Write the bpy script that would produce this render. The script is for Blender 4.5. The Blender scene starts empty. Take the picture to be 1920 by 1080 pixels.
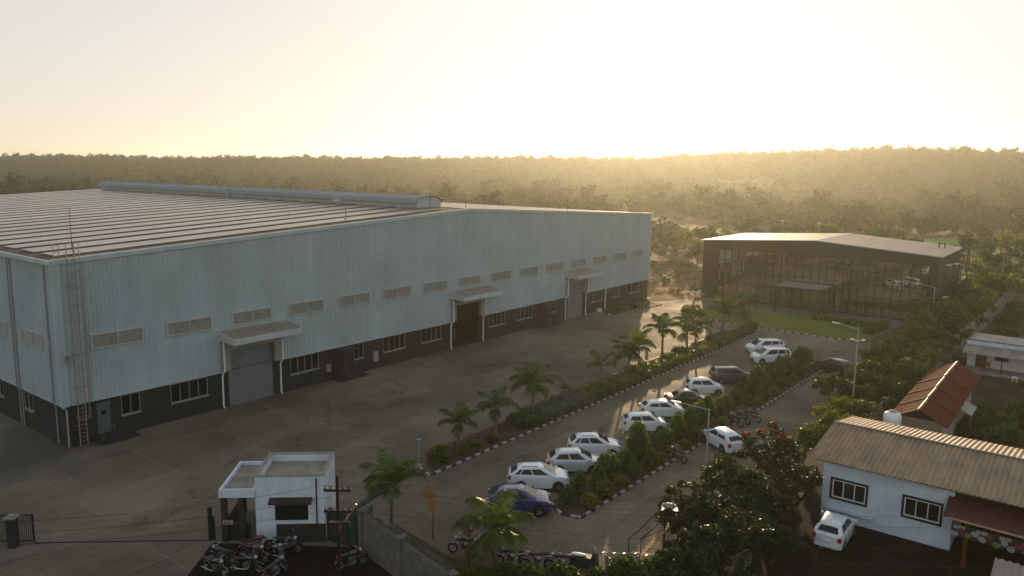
import bpy, bmesh, math, random
import numpy as np
from mathutils import Vector, Matrix
R = math.radians
random.seed(7)
sc = bpy.context.scene
COL = sc.collection
SUN_AZ, SUN_EL = -25.5, 8.3          # degrees; azimuth measured from +y towards +x

# ------------------------------------------------------------------ materials
def nt(name):
    m = bpy.data.materials.new(name); m.use_nodes = True
    t = m.node_tree; b = t.nodes['Principled BSDF']
    return m, t, b
def N(t, typ, **kw):
    n = t.nodes.new(typ)
    for k, v in kw.items():
        if k in n.inputs.keys() if hasattr(n.inputs, 'keys') else False: n.inputs[k].default_value = v
        else: setattr(n, k, v)
    return n
def ramp(t, stops):
    r = t.nodes.new('ShaderNodeValToRGB'); e = r.color_ramp.elements
    while len(e) < len(stops): e.new(0.5)
    for i, (p, c) in enumerate(stops):
        e[i].position = p; e[i].color = (*c, 1) if len(c) == 3 else c
    return r
def noise(t, vec, scale, detail=4, rough=.55, stretch=None):
    n = t.nodes.new('ShaderNodeTexNoise'); n.inputs['Scale'].default_value = scale
    n.inputs['Detail'].default_value = detail; n.inputs['Roughness'].default_value = rough
    if stretch:
        mp = t.nodes.new('ShaderNodeMapping'); mp.inputs['Scale'].default_value = stretch
        t.links.new(vec, mp.inputs['Vector']); vec = mp.outputs['Vector']
    t.links.new(vec, n.inputs['Vector']); return n.outputs['Fac']
def mixc(t, fac, a, b, mode='MIX'):
    m = t.nodes.new('ShaderNodeMix'); m.data_type = 'RGBA'; m.blend_type = mode
    for s, v in ((m.inputs[0], fac), (m.inputs[6], a), (m.inputs[7], b)):
        if isinstance(v, (int, float)): s.default_value = v
        elif isinstance(v, tuple): s.default_value = (*v, 1)
        else: t.links.new(v, s)
    return m.outputs[2]
def math_(t, op, a, b=0.0, c=None):
    m = t.nodes.new('ShaderNodeMath'); m.operation = op
    for s, v in zip(m.inputs, (a, b, c)):
        if v is None: continue
        if isinstance(v, (int, float)): s.default_value = v
        else: t.links.new(v, s)
    return m.outputs[0]
def bumped(t, b, h, strength=.3, dist=.02):
    n = t.nodes.new('ShaderNodeBump'); n.inputs['Strength'].default_value = strength; n.inputs['Distance'].default_value = dist
    t.links.new(h, n.inputs['Height']); t.links.new(n.outputs[0], b.inputs['Normal'])
def mat(name, col, rough=.6, metal=0., var=.25, scale=2., bump=0., spec=.5, stretch=None, world=False, coat=0.):
    m, t, b = nt(name)
    if world: v = t.nodes.new('ShaderNodeNewGeometry').outputs['Position']
    else: v = t.nodes.new('ShaderNodeTexCoord').outputs['Object']
    f = noise(t, v, scale, 5, .6, stretch)
    lo = tuple(c*(1-var) for c in col); hi = tuple(min(1, c*(1+var)) for c in col)
    r = ramp(t, [(.3, lo), (.7, hi)]); t.links.new(f, r.inputs[0]); t.links.new(r.outputs[0], b.inputs['Base Color'])
    b.inputs['Roughness'].default_value = rough; b.inputs['Metallic'].default_value = metal
    b.inputs['Specular IOR Level'].default_value = spec; b.inputs['Coat Weight'].default_value = coat
    if bump: bumped(t, b, noise(t, v, scale*8, 4), bump, .02)
    return m
def leafmat(name, cols, trans=.35, rough=.5):
    """cols: three greens, spread over leaves, clumps and plants"""
    m, t, b = nt(name)
    g = t.nodes.new('ShaderNodeNewGeometry'); oi = t.nodes.new('ShaderNodeObjectInfo')
    f = noise(t, g.outputs['Position'], .9, 3)
    a = math_(t, 'MULTIPLY', g.outputs['Random Per Island'], .45)
    a = math_(t, 'ADD', a, math_(t, 'MULTIPLY', f, .6))
    a = math_(t, 'ADD', a, math_(t, 'MULTIPLY_ADD', oi.outputs['Random'], .34, -.2))
    r = ramp(t, [(.2, cols[0]), (.5, cols[1]), (.85, cols[2])]); t.links.new(a, r.inputs[0])
    t.links.new(r.outputs[0], b.inputs['Base Color']); b.inputs['Roughness'].default_value = rough
    b.inputs['Specular IOR Level'].default_value = .3
    tr = t.nodes.new('ShaderNodeBsdfTranslucent')
    t.links.new(mixc(t, 1., r.outputs[0], (1.7, 1.5, .6), 'MULTIPLY'), tr.inputs['Color'])
    mx = t.nodes.new('ShaderNodeMixShader'); mx.inputs[0].default_value = trans
    t.links.new(b.outputs[0], mx.inputs[1]); t.links.new(tr.outputs[0], mx.inputs[2])
    t.links.new(mx.outputs[0], t.nodes['Material Output'].inputs['Surface'])
    return m

def concrete_mat():
    m, t, b = nt('concrete')
    p = t.nodes.new('ShaderNodeNewGeometry').outputs['Position']
    base = ramp(t, [(.25, (.125, .107, .078)), (.5, (.178, .154, .116)), (.78, (.235, .206, .162))])
    t.links.new(noise(t, p, .16, 7, .62, (1, .55, 1)), base.inputs[0])
    patch = ramp(t, [(.4, (.66, .65, .63)), (.62, (1.12, 1.11, 1.08))]); t.links.new(noise(t, p, .07, 6, .6), patch.inputs[0])
    c = mixc(t, 1., base.outputs[0], patch.outputs[0], 'MULTIPLY')
    fine = ramp(t, [(.3, (.86, .86, .86)), (.7, (1.1, 1.1, 1.1))]); t.links.new(noise(t, p, 2.6, 8, .7), fine.inputs[0])
    c = mixc(t, 1., c, fine.outputs[0], 'MULTIPLY')
    streak = ramp(t, [(.55, (1, 1, 1)), (.75, (.74, .72, .7))]); t.links.new(noise(t, p, .5, 5, .6, (1.6, .22, 1)), streak.inputs[0])
    c = mixc(t, .8, c, streak.outputs[0], 'MULTIPLY')
    # cast bays: every bay its own tone, joints a little paler with dusty edges
    sep = t.nodes.new('ShaderNodeSeparateXYZ'); t.links.new(p, sep.inputs[0])
    wob = math_(t, 'MULTIPLY_ADD', noise(t, p, .6, 3), .25, -.12)
    ux = math_(t, 'DIVIDE', math_(t, 'ADD', sep.outputs[0], wob), 5.2); uy = math_(t, 'DIVIDE', math_(t, 'ADD', sep.outputs[1], wob), 6.1)
    cell = t.nodes.new('ShaderNodeCombineXYZ'); t.links.new(math_(t, 'FLOOR', ux), cell.inputs[0]); t.links.new(math_(t, 'FLOOR', uy), cell.inputs[1])
    wn = t.nodes.new('ShaderNodeTexWhiteNoise'); t.links.new(cell.outputs[0], wn.inputs['Vector'])
    bay = ramp(t, [(0, (.9, .9, .9)), (1, (1.1, 1.09, 1.07))]); t.links.new(wn.outputs['Value'], bay.inputs[0])
    c = mixc(t, 1., c, bay.outputs[0], 'MULTIPLY')
    def joint(u, w):
        f = math_(t, 'ABSOLUTE', math_(t, 'SUBTRACT', math_(t, 'FRACT', u), .5)); return math_(t, 'GREATER_THAN', f, .5-w)
    j = math_(t, 'MAXIMUM', joint(ux, .005), joint(uy, .0042))
    j = math_(t, 'MULTIPLY', j, math_(t, 'GREATER_THAN', noise(t, p, .12, 4), .44))
    c = mixc(t, math_(t, 'MULTIPLY', j, .6), c, (.27, .235, .18))
    crk = t.nodes.new('ShaderNodeTexVoronoi'); crk.feature = 'DISTANCE_TO_EDGE'; crk.inputs['Scale'].default_value = .13; wv = t.nodes.new('ShaderNodeVectorMath'); wv.operation = 'ADD'; wn2 = t.nodes.new('ShaderNodeTexNoise'); wn2.inputs['Scale'].default_value = .7; wn2.inputs['Detail'].default_value = 6; t.links.new(p, wn2.inputs['Vector']); t.links.new(p, wv.inputs[0]); t.links.new(wn2.outputs['Color'], wv.inputs[1]); t.links.new(wv.outputs[0], crk.inputs['Vector'])
    ck = math_(t, 'MULTIPLY', math_(t, 'LESS_THAN', crk.outputs['Distance'], .006), math_(t, 'GREATER_THAN', noise(t, p, .05, 3), .5)); c = mixc(t, math_(t, 'MULTIPLY', ck, .55), c, (.06, .05, .04))
    spot = ramp(t, [(.0, (.45, .43, .42)), (.25, (1, 1, 1))]); vo = t.nodes.new('ShaderNodeTexVoronoi'); vo.inputs['Scale'].default_value = .19
    t.links.new(p, vo.inputs['Vector']); t.links.new(math_(t, 'ADD', vo.outputs['Distance'], math_(t, 'MULTIPLY_ADD', noise(t, p, 1.3, 5), .5, -.2)), spot.inputs[0])
    c = mixc(t, .75, c, spot.outputs[0], 'MULTIPLY')
    sx = t.nodes.new('ShaderNodeCombineXYZ'); t.links.new(sep.outputs[0], sx.inputs[0]); t.links.new(sep.outputs[1], sx.inputs[1])
    for (ax, ay, rad_) in ((-20, 6, 24.), (-20, 6, 27.), (-75, 60, 33.), (-62, 20, 22.), (-46, 128, 40.), (-10, 30, 19.)):   # tyre marks of turning lorries and cars
        dv = t.nodes.new('ShaderNodeVectorMath'); dv.operation = 'DISTANCE'; t.links.new(sx.outputs[0], dv.inputs[0]); dv.inputs[1].default_value = (ax, ay, 0)
        q_ = math_(t, 'ABSOLUTE', math_(t, 'SUBTRACT', math_(t, 'ABSOLUTE', math_(t, 'SUBTRACT', dv.outputs['Value'], rad_)), .85))
        f_ = t.nodes.new('ShaderNodeMapRange'); f_.inputs[1].default_value = .05; f_.inputs[2].default_value = .26; f_.inputs[3].default_value = .26; f_.inputs[4].default_value = 0; t.links.new(q_, f_.inputs[0])
        c = mixc(t, math_(t, 'MULTIPLY', f_.outputs[0], noise(t, p, .35, 5)), c, (.05, .042, .034))
    t.links.new(c, b.inputs['Base Color'])
    b.inputs['Specular IOR Level'].default_value = .08; rr = ramp(t, [(.3, (.7,)*3), (.7, (.92,)*3)]); t.links.new(noise(t, p, .3, 5), rr.inputs[0]); t.links.new(rr.outputs[0], b.inputs['Roughness'])
    bumped(t, b, noise(t, p, 9, 6, .7), .25, .015)
    return m
def terrain_mat():
    m, t, b = nt('terrain_soil')
    p = t.nodes.new('ShaderNodeNewGeometry').outputs['Position']
    r = ramp(t, [(.28, (.030, .042, .014)), (.43, (.055, .062, .022)), (.52, (.115, .088, .042)), (.63, (.165, .105, .052)), (.8, (.2, .12, .062))])
    t.links.new(noise(t, p, .045, 8, .62), r.inputs[0])
    f = ramp(t, [(.3, (.7, .7, .7)), (.7, (1.25, 1.22, 1.15))]); t.links.new(noise(t, p, .9, 7, .7), f.inputs[0])
    c = mixc(t, 1., r.outputs[0], f.outputs[0], 'MULTIPLY')
    d = t.nodes.new('ShaderNodeVectorMath'); d.operation = 'LENGTH'; t.links.new(p, d.inputs[0])
    far = t.nodes.new('ShaderNodeMapRange'); far.inputs[1].default_value = 190; far.inputs[2].default_value = 520
    t.links.new(d.outputs['Value'], far.inputs[0])
    g = ramp(t, [(.35, (.03, .04, .014)), (.62, (.042, .055, .018)), (.74, (.065, .07, .026))]); t.links.new(noise(t, p, .012, 7, .6), g.inputs[0])
    c = mixc(t, far.outputs[0], c, g.outputs[0])
    t.links.new(c, b.inputs['Base Color']); b.inputs['Roughness'].default_value = .95; b.inputs['Specular IOR Level'].default_value = .1
    bumped(t, b, noise(t, p, 3, 8, .7), .6, .12)
    return m
def clad_mat(name, col, rust=.0):
    m, t, b = nt(name)
    p = t.nodes.new('ShaderNodeTexCoord').outputs['Object']
    r = ramp(t, [(.3, tuple(c*.86 for c in col)), (.7, tuple(c*1.1 for c in col))]); t.links.new(noise(t, p, .22, 6, .6), r.inputs[0])
    s = ramp(t, [(.35, (.94, .94, .93)), (.65, (1.02, 1.02, 1.02))]); t.links.new(noise(t, p, 1.1, 5, .65, (1, 1, .06)), s.inputs[0])
    c = mixc(t, 1., r.outputs[0], s.outputs[0], 'MULTIPLY')
    t.links.new(c, b.inputs['Base Color']); b.inputs['Roughness'].default_value = .5; b.inputs['Metallic'].default_value = 0
    b.inputs['Specular IOR Level'].default_value = .4
    return m
def sheet_mat(name, cols, rough=.5, stretch=(1, .15, 1), sc_=1.3, metal=0., spec=.5):
    m, t, b = nt(name)
    p = t.nodes.new('ShaderNodeTexCoord').outputs['Object']
    r = ramp(t, [(.28, cols[0]), (.5, cols[1]), (.75, cols[2])]); t.links.new(noise(t, p, sc_, 7, .65, stretch), r.inputs[0])
    t.links.new(r.outputs[0], b.inputs['Base Color']); b.inputs['Roughness'].default_value = rough; b.inputs['Metallic'].default_value = metal
    b.inputs['Specular IOR Level'].default_value = spec
    bumped(t, b, noise(t, p, sc_*6, 4), .2, .01)
    return m
def glassmat(name, col, rough=.05, metal=.0, ior=1.5, wav=0.):
    m, t, b = nt(name)
    b.inputs['Base Color'].default_value = (*col, 1); b.inputs['Roughness'].default_value = rough
    b.inputs['Metallic'].default_value = metal; b.inputs['IOR'].default_value = ior
    if wav:
        p = t.nodes.new('ShaderNodeTexCoord').outputs['Object']; bumped(t, b, noise(t, p, .55, 2), wav, .05)
    return m
M = dict(
 concrete=concrete_mat(), terrain=terrain_mat(),
 clad=clad_mat('blue_cladding', (.41, .485, .505)), trim=mat('white_trim', (.46, .50, .50), .5, 0, .12, 1.2),
 basewall=mat('charcoal_plaster', (.019, .019, .019), .8, 0, .25, .9, .2), frame=mat('cream_frame', (.27, .26, .225), .5, 0, .12),
 louvframe=mat('louvre_frame', (.46, .455, .42), .5, 0, .1),
 doorblue=mat('door_blue_grey', (.08, .105, .112), .55, 0, .1), ventskin=clad_mat('vent_skin', (.24, .275, .28)), slat=mat('louvre_metal', (.36, .35, .31), .5, .2, .2, 3), darkglass=glassmat('dark_window_glass', (.010, .011, .012), .06, ior=1.4),
 shutter=mat('shutter_grey', (.20, .22, .225), .5, .2, .12, 1.5), roof=sheet_mat('dusty_roof', ((.03, .022, .016), (.055, .04, .028), (.1, .075, .055)), .75, (.25, 1, 1), .8),
 roofpanel=sheet_mat('pale_roof_sheet', ((.13, .10, .072), (.28, .235, .185), (.46, .40, .335)), .3, (1.2, .06, 1), 1.1, .35),
 conc2=sheet_mat('weathered_slab', ((.16, .14, .115), (.25, .225, .19), (.36, .33, .28)), .8, (1, 1, 1), 1.2),
 canopytop=sheet_mat('canopy_top', ((.16, .135, .1), (.25, .215, .17), (.33, .3, .25)), .6, (1, .3, 1), 1.2),
 steel=mat('galvanised_steel', (.17, .17, .165), .45, .7, .15, 3), rustladder=mat('rusty_ladder', (.30, .25, .20), .6, .2, .35, 4),
 offdark=mat('brown_panel', (.020, .013, .009), .5, 0, .2, .7), offroof=sheet_mat('grey_roof_sheet', ((.11, .10, .095), (.15, .14, .13), (.2, .185, .17)), .6, (.6, .1, 1), .6),
 offglass=glassmat('tinted_glass', (.50, .45, .35), .03, .95, wav=.03), mullion=mat('dark_mullion', (.010, .008, .007), .4, .3, .1),
 white=mat('white_paint', (.74, .75, .74), .55, 0, .08, 1.5, .05), kerbw=mat('kerb_white', (.38, .37, .345), .8, 0, .3, 2.5, .2), kerbb=mat('kerb_black', (.025, .024, .023), .8, 0, .4, 2.5, .2),
 bluewall=mat('blue_limewash', (.56, .66, .74), .8, 0, .16, .9, .15), guardwall=mat('pale_blue_plaster', (.58, .65, .71), .75, 0, .14, 1.2, .1),
 blackmetal=mat('black_metal', (.012, .012, .012), .45, .3, .2), greypole=mat('grey_pole', (.34, .35, .35), .5, .35, .15, 2), redpipe=mat('red_pipe', (.19, .024, .016), .45, 0, .2, 3),
 redsoil=mat('red_planting_soil', (.055, .017, .011), .95, 0, .35, 1.5, .5), bedsoil=mat('planting_soil', (.045, .032, .018), .95, 0, .4, 1.8, .5),
 lawn=sheet_mat('lawn_grass', ((.065, .10, .014), (.105, .145, .022), (.18, .15, .04)), .95, (1, 1, 1), .25, spec=.1),
 field=sheet_mat('crop_green', ((.06, .13, .02), (.1, .2, .03), (.13, .22, .04)), .9, (1, 1, 1), .08, spec=.1),
 dirt=sheet_mat('orange_dirt', ((.15, .085, .04), (.24, .13, .06), (.32, .18, .09)), .95, (1, 1, 1), .4, spec=.1),
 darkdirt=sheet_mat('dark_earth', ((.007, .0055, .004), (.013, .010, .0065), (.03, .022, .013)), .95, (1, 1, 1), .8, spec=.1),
 gardendirt=sheet_mat('garden_earth', ((.025, .016, .009), (.045, .029, .016), (.08, .058, .037)), .95, (1, 1, 1), .5, spec=.1),
 redroof=sheet_mat('red_roof_tile', ((.07, .019, .009), (.115, .031, .014), (.165, .05, .024)), .9, (1, 1, 1), 2., spec=.1),
 corr=sheet_mat('corrugated_sheet', ((.13, .085, .042), (.25, .17, .09), (.38, .28, .165)), .5, (.9, .25, 1), 1.4, spec=.4),
 precast=mat('precast_wall', (.25, .225, .2), .85, 0, .3, 1.2, .3), brickgrey=mat('rough_block_wall', (.11, .1, .088), .9, 0, .35, 2.5, .6),
 bark=mat('bark', (.075, .055, .038), .9, 0, .35, 5, .6), palmtrunk=mat('palm_trunk', (.13, .105, .08), .85, 0, .3, 6, .4), shaft=mat('palm_shaft', (.07, .10, .03), .5, 0, .2, 3),
 tyre=mat('tyre_rubber', (.012, .012, .012), .95, 0, .2, spec=.12), rim=mat('alloy_rim', (.42, .42, .43), .35, .7, .1), blacktrim=mat('black_plastic', (.016, .016, .017), .5, 0, .15),
 tail=mat('tail_lamp_red', (.42, .02, .015), .25, 0, .1, coat=.5), head=mat('headlamp_lens', (.40, .42, .44), .15, .2, .05, coat=.5), carglass=glassmat('car_glass', (.012, .015, .017), .05, ior=1.36),
 whitecar=mat('white_car_paint', (.70, .75, .78), .28, 0, .03, 1, coat=.7), silvercar=mat('pale_silver_paint', (.52, .57, .60), .28, .25, .03, 1, coat=.7), bluecar=mat('blue_car_paint', (.002, .026, .15), .25, .2, .05, 1, coat=.8),
 blackcar=mat('black_car_paint', (.011, .010, .010), .2, .1, .05, 1, coat=.8), greycar=mat('grey_car_paint', (.085, .092, .098), .27, .3, .05, 1, coat=.7), browncar=mat('dark_brown_paint', (.02, .012, .009), .22, .1, .05, 1, coat=.8),
 chrome=mat('chrome', (.32, .32, .33), .2, 1., .05), seat=mat('black_seat', (.014, .013, .013), .45, 0, .2), bikered=mat('red_tank_paint', (.11, .008, .007), .25, 0, .1, coat=.6), bikeblack=mat('black_tank_paint', (.012, .012, .014), .2, 0, .1, coat=.6),
 wood=mat('crate_wood', (.24, .15, .075), .8, 0, .25, 3, .2), skin=mat('skin_brown', (.20, .11, .07), .6, 0, .1), cloth=mat('dark_clothes', (.02, .02, .022), .9, 0, .2), hair=mat('black_hair', (.008, .007, .006), .6, 0, .1),
 green=mat('green_tarp', (.015, .075, .04), .6, 0, .25, 2), terracotta=mat('awning_red_sheet', (.075, .022, .013), .6, 0, .25, 2), copper=mat('copper_pipe_paint', (.42, .20, .11), .5, 0, .2, 3),
 bannerred=mat('banner_red', (.18, .014, .014), .6, 0, .15), bannergreen=mat('banner_green', (.12, .16, .04), .6, 0, .25, 3), bannerblack=mat('banner_black', (.02, .018, .018), .6, 0, .2), bannerpale=mat('banner_pale', (.27, .28, .25), .6, 0, .12),
 plasticred=mat('red_plastic', (.4, .03, .025), .4, 0, .1), curtain=mat('brown_curtain', (.12, .075, .03), .9, 0, .4, 3, stretch=(6, 6, .3)), rope=mat('ochre_strap', (.36, .2, .09), .7, 0, .25, 3), signblue=mat('sign_blue', (.06, .16, .28), .5, 0, .15),
)
L = dict(
 tree=leafmat('leaf_mid_green', ((.024, .05, .007), (.055, .105, .012), (.12, .16, .02))),
 dark=leafmat('leaf_dark_green', ((.011, .024, .006), (.024, .046, .009), (.05, .078, .014)), .3),
 yellow=leafmat('leaf_yellow_green', ((.05, .08, .008), (.115, .15, .013), (.22, .21, .018)), .4),
 palm=leafmat('palm_leaflet', ((.026, .058, .010), (.056, .108, .015), (.13, .17, .022)), .35, .4),
 deadpalm=leafmat('dry_palm_leaflet', ((.12, .065, .02), (.22, .12, .04), (.30, .17, .06)), .35),
 clip=leafmat('clipped_leaf', ((.024, .06, .006), (.058, .125, .011), (.15, .20, .018)), .38),
 silver=leafmat('silver_leaf', ((.06, .072, .05), (.10, .115, .085), (.15, .165, .125)), .15),
 scrub=leafmat('scrub_leaf', ((.034, .044, .010), (.07, .08, .016), (.13, .12, .026))),
 far=leafmat('wood_leaf', ((.018, .034, .007), (.03, .052, .01), (.046, .07, .014)), .12, .8), far2=leafmat('wood_leaf_olive', ((.026, .042, .009), (.042, .06, .013), (.062, .078, .018)), .15, .8),
 flower=leafmat('orange_flower', ((.45, .07, .015), (.62, .11, .02), (.7, .2, .04)), .3),
 grass=leafmat('grass_blade', ((.045, .045, .012), (.085, .08, .02), (.15, .11, .035)), .35),
)

# ------------------------------------------------------------------ mesh builder
class MB:
    def __init__(s): s.v = []; s.f = []; s.m = []; s.mi = 0
    def add(s, vs, fs):
        o = len(s.v); s.v += [tuple(p) for p in vs]; s.f += [tuple(i+o for i in f) for f in fs]; s.m += [s.mi]*len(fs); return s
    def box(s, x0, x1, y0, y1, z0, z1):
        return s.add([(x0,y0,z0),(x1,y0,z0),(x1,y1,z0),(x0,y1,z0),(x0,y0,z1),(x1,y0,z1),(x1,y1,z1),(x0,y1,z1)],
                     [(3,2,1,0),(4,5,6,7),(0,1,5,4),(1,2,6,5),(2,3,7,6),(3,0,4,7)])
    def obox(s, c, size, rz=0, ry=0, rx=0):
        mt = Matrix.Translation(c) @ Matrix.Rotation(rz,4,'Z') @ Matrix.Rotation(ry,4,'Y') @ Matrix.Rotation(rx,4,'X')
        a, b, d = (q/2 for q in size); o = len(s.v)
        t = MB().box(-a,a,-b,b,-d,d); return s.add([mt @ Vector(p) for p in t.v], t.f)
    def prism(s, pts, z0, z1):
        n = len(pts); zz0 = z0 if callable(z0) else (lambda p: z0); zz1 = z1 if callable(z1) else (lambda p: z1)
        ar = sum(pts[i][0]*pts[(i+1)%n][1]-pts[(i+1)%n][0]*pts[i][1] for i in range(n))
        if ar < 0: pts = pts[::-1]
        return s.add([(*p, zz0(p)) for p in pts]+[(*p, zz1(p)) for p in pts],
                     [tuple(range(n-1,-1,-1)), tuple(range(n,2*n))]+[(i,(i+1)%n,n+(i+1)%n,n+i) for i in range(n)])
    def sheet(s, pts, z):
        n = len(pts); ar = sum(pts[i][0]*pts[(i+1)%n][1]-pts[(i+1)%n][0]*pts[i][1] for i in range(n))
        if ar < 0: pts = pts[::-1]
        return s.add([(*p, z) for p in pts], [tuple(range(n))])
    def tube(s, pts, r, n=8, caps=True):
        pts = [Vector(p) for p in pts]; rs = r if isinstance(r, (list, tuple)) else [r]*len(pts)
        vs = []; fs = []; up = None
        for i, p in enumerate(pts):
            d = (pts[min(i+1,len(pts)-1)]-pts[max(i-1,0)]).normalized()
            if up is None: up = Vector((0,0,1)) if abs(d.z) < .9 else Vector((1,0,0))
            a = d.cross(up).normalized(); b = a.cross(d).normalized(); up = b
            for k in range(n):
                t = 2*math.pi*k/n; vs.append(p+a*(math.cos(t)*rs[i])+b*(math.sin(t)*rs[i]))
        for i in range(len(pts)-1):
            for k in range(n): fs.append((i*n+k,i*n+(k+1)%n,(i+1)*n+(k+1)%n,(i+1)*n+k))
        if caps: fs += [tuple(range(n-1,-1,-1)), tuple(range((len(pts)-1)*n, len(pts)*n))]
        return s.add(vs, fs)
    def cyl(s, c, axis, h, r, n=20, r2=None):
        a = Vector(axis).normalized(); c = Vector(c); return s.tube([c-a*h/2, c+a*h/2], [r, r if r2 is None else r2], n)
    def lathe(s, prof, c=(0,0,0), n=20):
        vs = []; fs = []
        for r, z in prof:
            for k in range(n):
                t = 2*math.pi*k/n; vs.append((c[0]+r*math.cos(t), c[1]+r*math.sin(t), c[2]+z))
        for i in range(len(prof)-1):
            for k in range(n): fs.append((i*n+k,i*n+(k+1)%n,(i+1)*n+(k+1)%n,(i+1)*n+k))
        fs += [tuple(range(n-1,-1,-1)), tuple(range((len(prof)-1)*n, len(prof)*n))]
        return s.add(vs, fs)
    def ell(s, c, r, nu=14, nv=8, jit=0, seed=0):
        rg = random.Random(seed); vs = [(c[0],c[1],c[2]-r[2])]; fs = []
        for j in range(1, nv):
            ph = math.pi*j/nv-math.pi/2
            for i in range(nu):
                th = 2*math.pi*i/nu; q = 1+rg.uniform(-jit,jit)
                vs.append((c[0]+r[0]*math.cos(ph)*math.cos(th)*q, c[1]+r[1]*math.cos(ph)*math.sin(th)*q, c[2]+r[2]*math.sin(ph)*q))
        vs.append((c[0],c[1],c[2]+r[2])); t = len(vs)-1
        for i in range(nu): fs.append((0,1+(i+1)%nu,1+i)); fs.append((t,t-nu+i,t-nu+(i+1)%nu))
        for j in range(nv-2):
            for i in range(nu): fs.append((1+j*nu+i,1+j*nu+(i+1)%nu,1+(j+1)*nu+(i+1)%nu,1+(j+1)*nu+i))
        return s.add(vs, fs)
    def torus(s, c, axis, R_, r, n=24, m=8):
        a = Vector(axis).normalized(); u = a.orthogonal().normalized(); w = a.cross(u); c = Vector(c); vs = []; fs = []
        for i in range(n):
            t = 2*math.pi*i/n; d = u*math.cos(t)+w*math.sin(t)
            for k in range(m):
                q = 2*math.pi*k/m; vs.append(c+d*(R_+r*math.cos(q))+a*(r*math.sin(q)))
        for i in range(n):
            for k in range(m): fs.append((i*m+k,((i+1)%n)*m+k,((i+1)%n)*m+(k+1)%m,i*m+(k+1)%m))
        return s.add(vs, fs)
    def mesh(s, name, mats, smooth=False, angle=40):
        me = bpy.data.meshes.new(name); me.from_pydata([tuple(p) for p in s.v], [], s.f)
        for m_ in (mats if isinstance(mats, (list, tuple)) else [mats]): me.materials.append(m_)
        if isinstance(mats, (list, tuple)) and len(mats) > 1: me.polygons.foreach_set('material_index', s.m)
        if smooth:
            me.polygons.foreach_set('use_smooth', [True]*len(s.f)); me.set_sharp_from_angle(angle=R(angle))
        me.update(); return me

ROOT = {}
def tag(o, label=None, cat=None, group=None, kind=None):
    for k, v in (('label',label),('category',cat),('group',group),('kind',kind)):
        if v: o[k] = v
    return o
def thing(name, label, cat, loc=(0,0,0), rz=0, group=None, scale=1):
    o = bpy.data.objects.new(name, None); o.empty_display_size = .2; COL.objects.link(o)
    o.location = loc; o.rotation_euler = (0,0,rz); o.scale = (scale,)*3
    ROOT[o.name] = (Vector(loc), rz); return tag(o, label, cat, group)
def O(name, mb, mats, parent=None, world=False, smooth=False, angle=40, label=None, cat=None, group=None, kind=None):
    """links a mesh; world=True: the vertices are world coordinates and are moved into the thing's own space"""
    if parent is not None and world and isinstance(mb, MB):
        loc, rz = ROOT[parent.name]; c, s_ = math.cos(-rz), math.sin(-rz)
        mb.v = [((p[0]-loc.x)*c-(p[1]-loc.y)*s_, (p[0]-loc.x)*s_+(p[1]-loc.y)*c, p[2]-loc.z) for p in mb.v]
    me = mb.mesh(name, mats, smooth, angle) if isinstance(mb, MB) else mb
    o = bpy.data.objects.new(name, me); COL.objects.link(o)
    if parent is not None: o.parent = parent; ROOT[o.name] = ROOT[parent.name]
    return tag(o, label, cat, group, kind)
def dup(root, loc, rz, scale=None, label=None, group=None, cat=None):
    r = root.copy(); COL.objects.link(r); r.location = loc; r.rotation_euler = (0,0,rz)
    if scale: r.scale = (scale,)*3 if isinstance(scale, (int, float)) else scale
    tag(r, label, cat, group)
    def rec(a, b):
        for ch in a.children:
            c = ch.copy(); COL.objects.link(c); c.parent = b; rec(ch, c)
    rec(root, r); return r
ORD = ['first','second','third','fourth','fifth','sixth','seventh','eighth','ninth','tenth','eleventh','twelfth','thirteenth','fourteenth','fifteenth','sixteenth','seventeenth','eighteenth','nineteenth','twentieth','twenty-first','twenty-second','twenty-third','twenty-fourth','twenty-fifth','twenty-sixth','twenty-seventh','twenty-eighth','twenty-ninth','thirtieth','thirty-first','thirty-second','thirty-third','thirty-fourth','thirty-fifth','thirty-sixth','thirty-seventh','thirty-eighth','thirty-ninth','fortieth']
def wall_boxes(mb, axis, c0, c1, a0, a1, z0, z1, ops):
    """a wall slab with real openings. axis 'y': runs along y between x=c0..c1; ops: (a0,a1,z0,z1)"""
    def bx(p, q, za, zb):
        if q-p < 1e-4 or zb-za < 1e-4: return
        mb.box(c0,c1,p,q,za,zb) if axis == 'y' else mb.box(p,q,c0,c1,za,zb)
    cur = a0
    for (p, q, za, zb) in sorted(ops):
        bx(cur, p, z0, z1); bx(p, q, z0, za); bx(p, q, zb, z1); cur = q
    bx(cur, a1, z0, z1)
def frame_boxes(mb, axis, c0, c1, p, q, za, zb, t=.07, bars=0):
    def bx(a, b, u, v):
        mb.box(c0,c1,a,b,u,v) if axis == 'y' else mb.box(a,b,c0,c1,u,v)
    bx(p, p+t, za, zb); bx(q-t, q, za, zb); bx(p+t, q-t, za, za+t); bx(p+t, q-t, zb-t, zb)
    for k in range(bars):
        x = p+(q-p)*(k+1)/(bars+1); bx(x-t*.4, x+t*.4, za+t, zb-t)
EXPOSURE = .26; HAZE = .0002; DUST = 1.5; SKYS = .12; SKM = 7.3; SKK = 1.7; SUNE = 5; SAT = .75; ANI = .66
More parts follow.
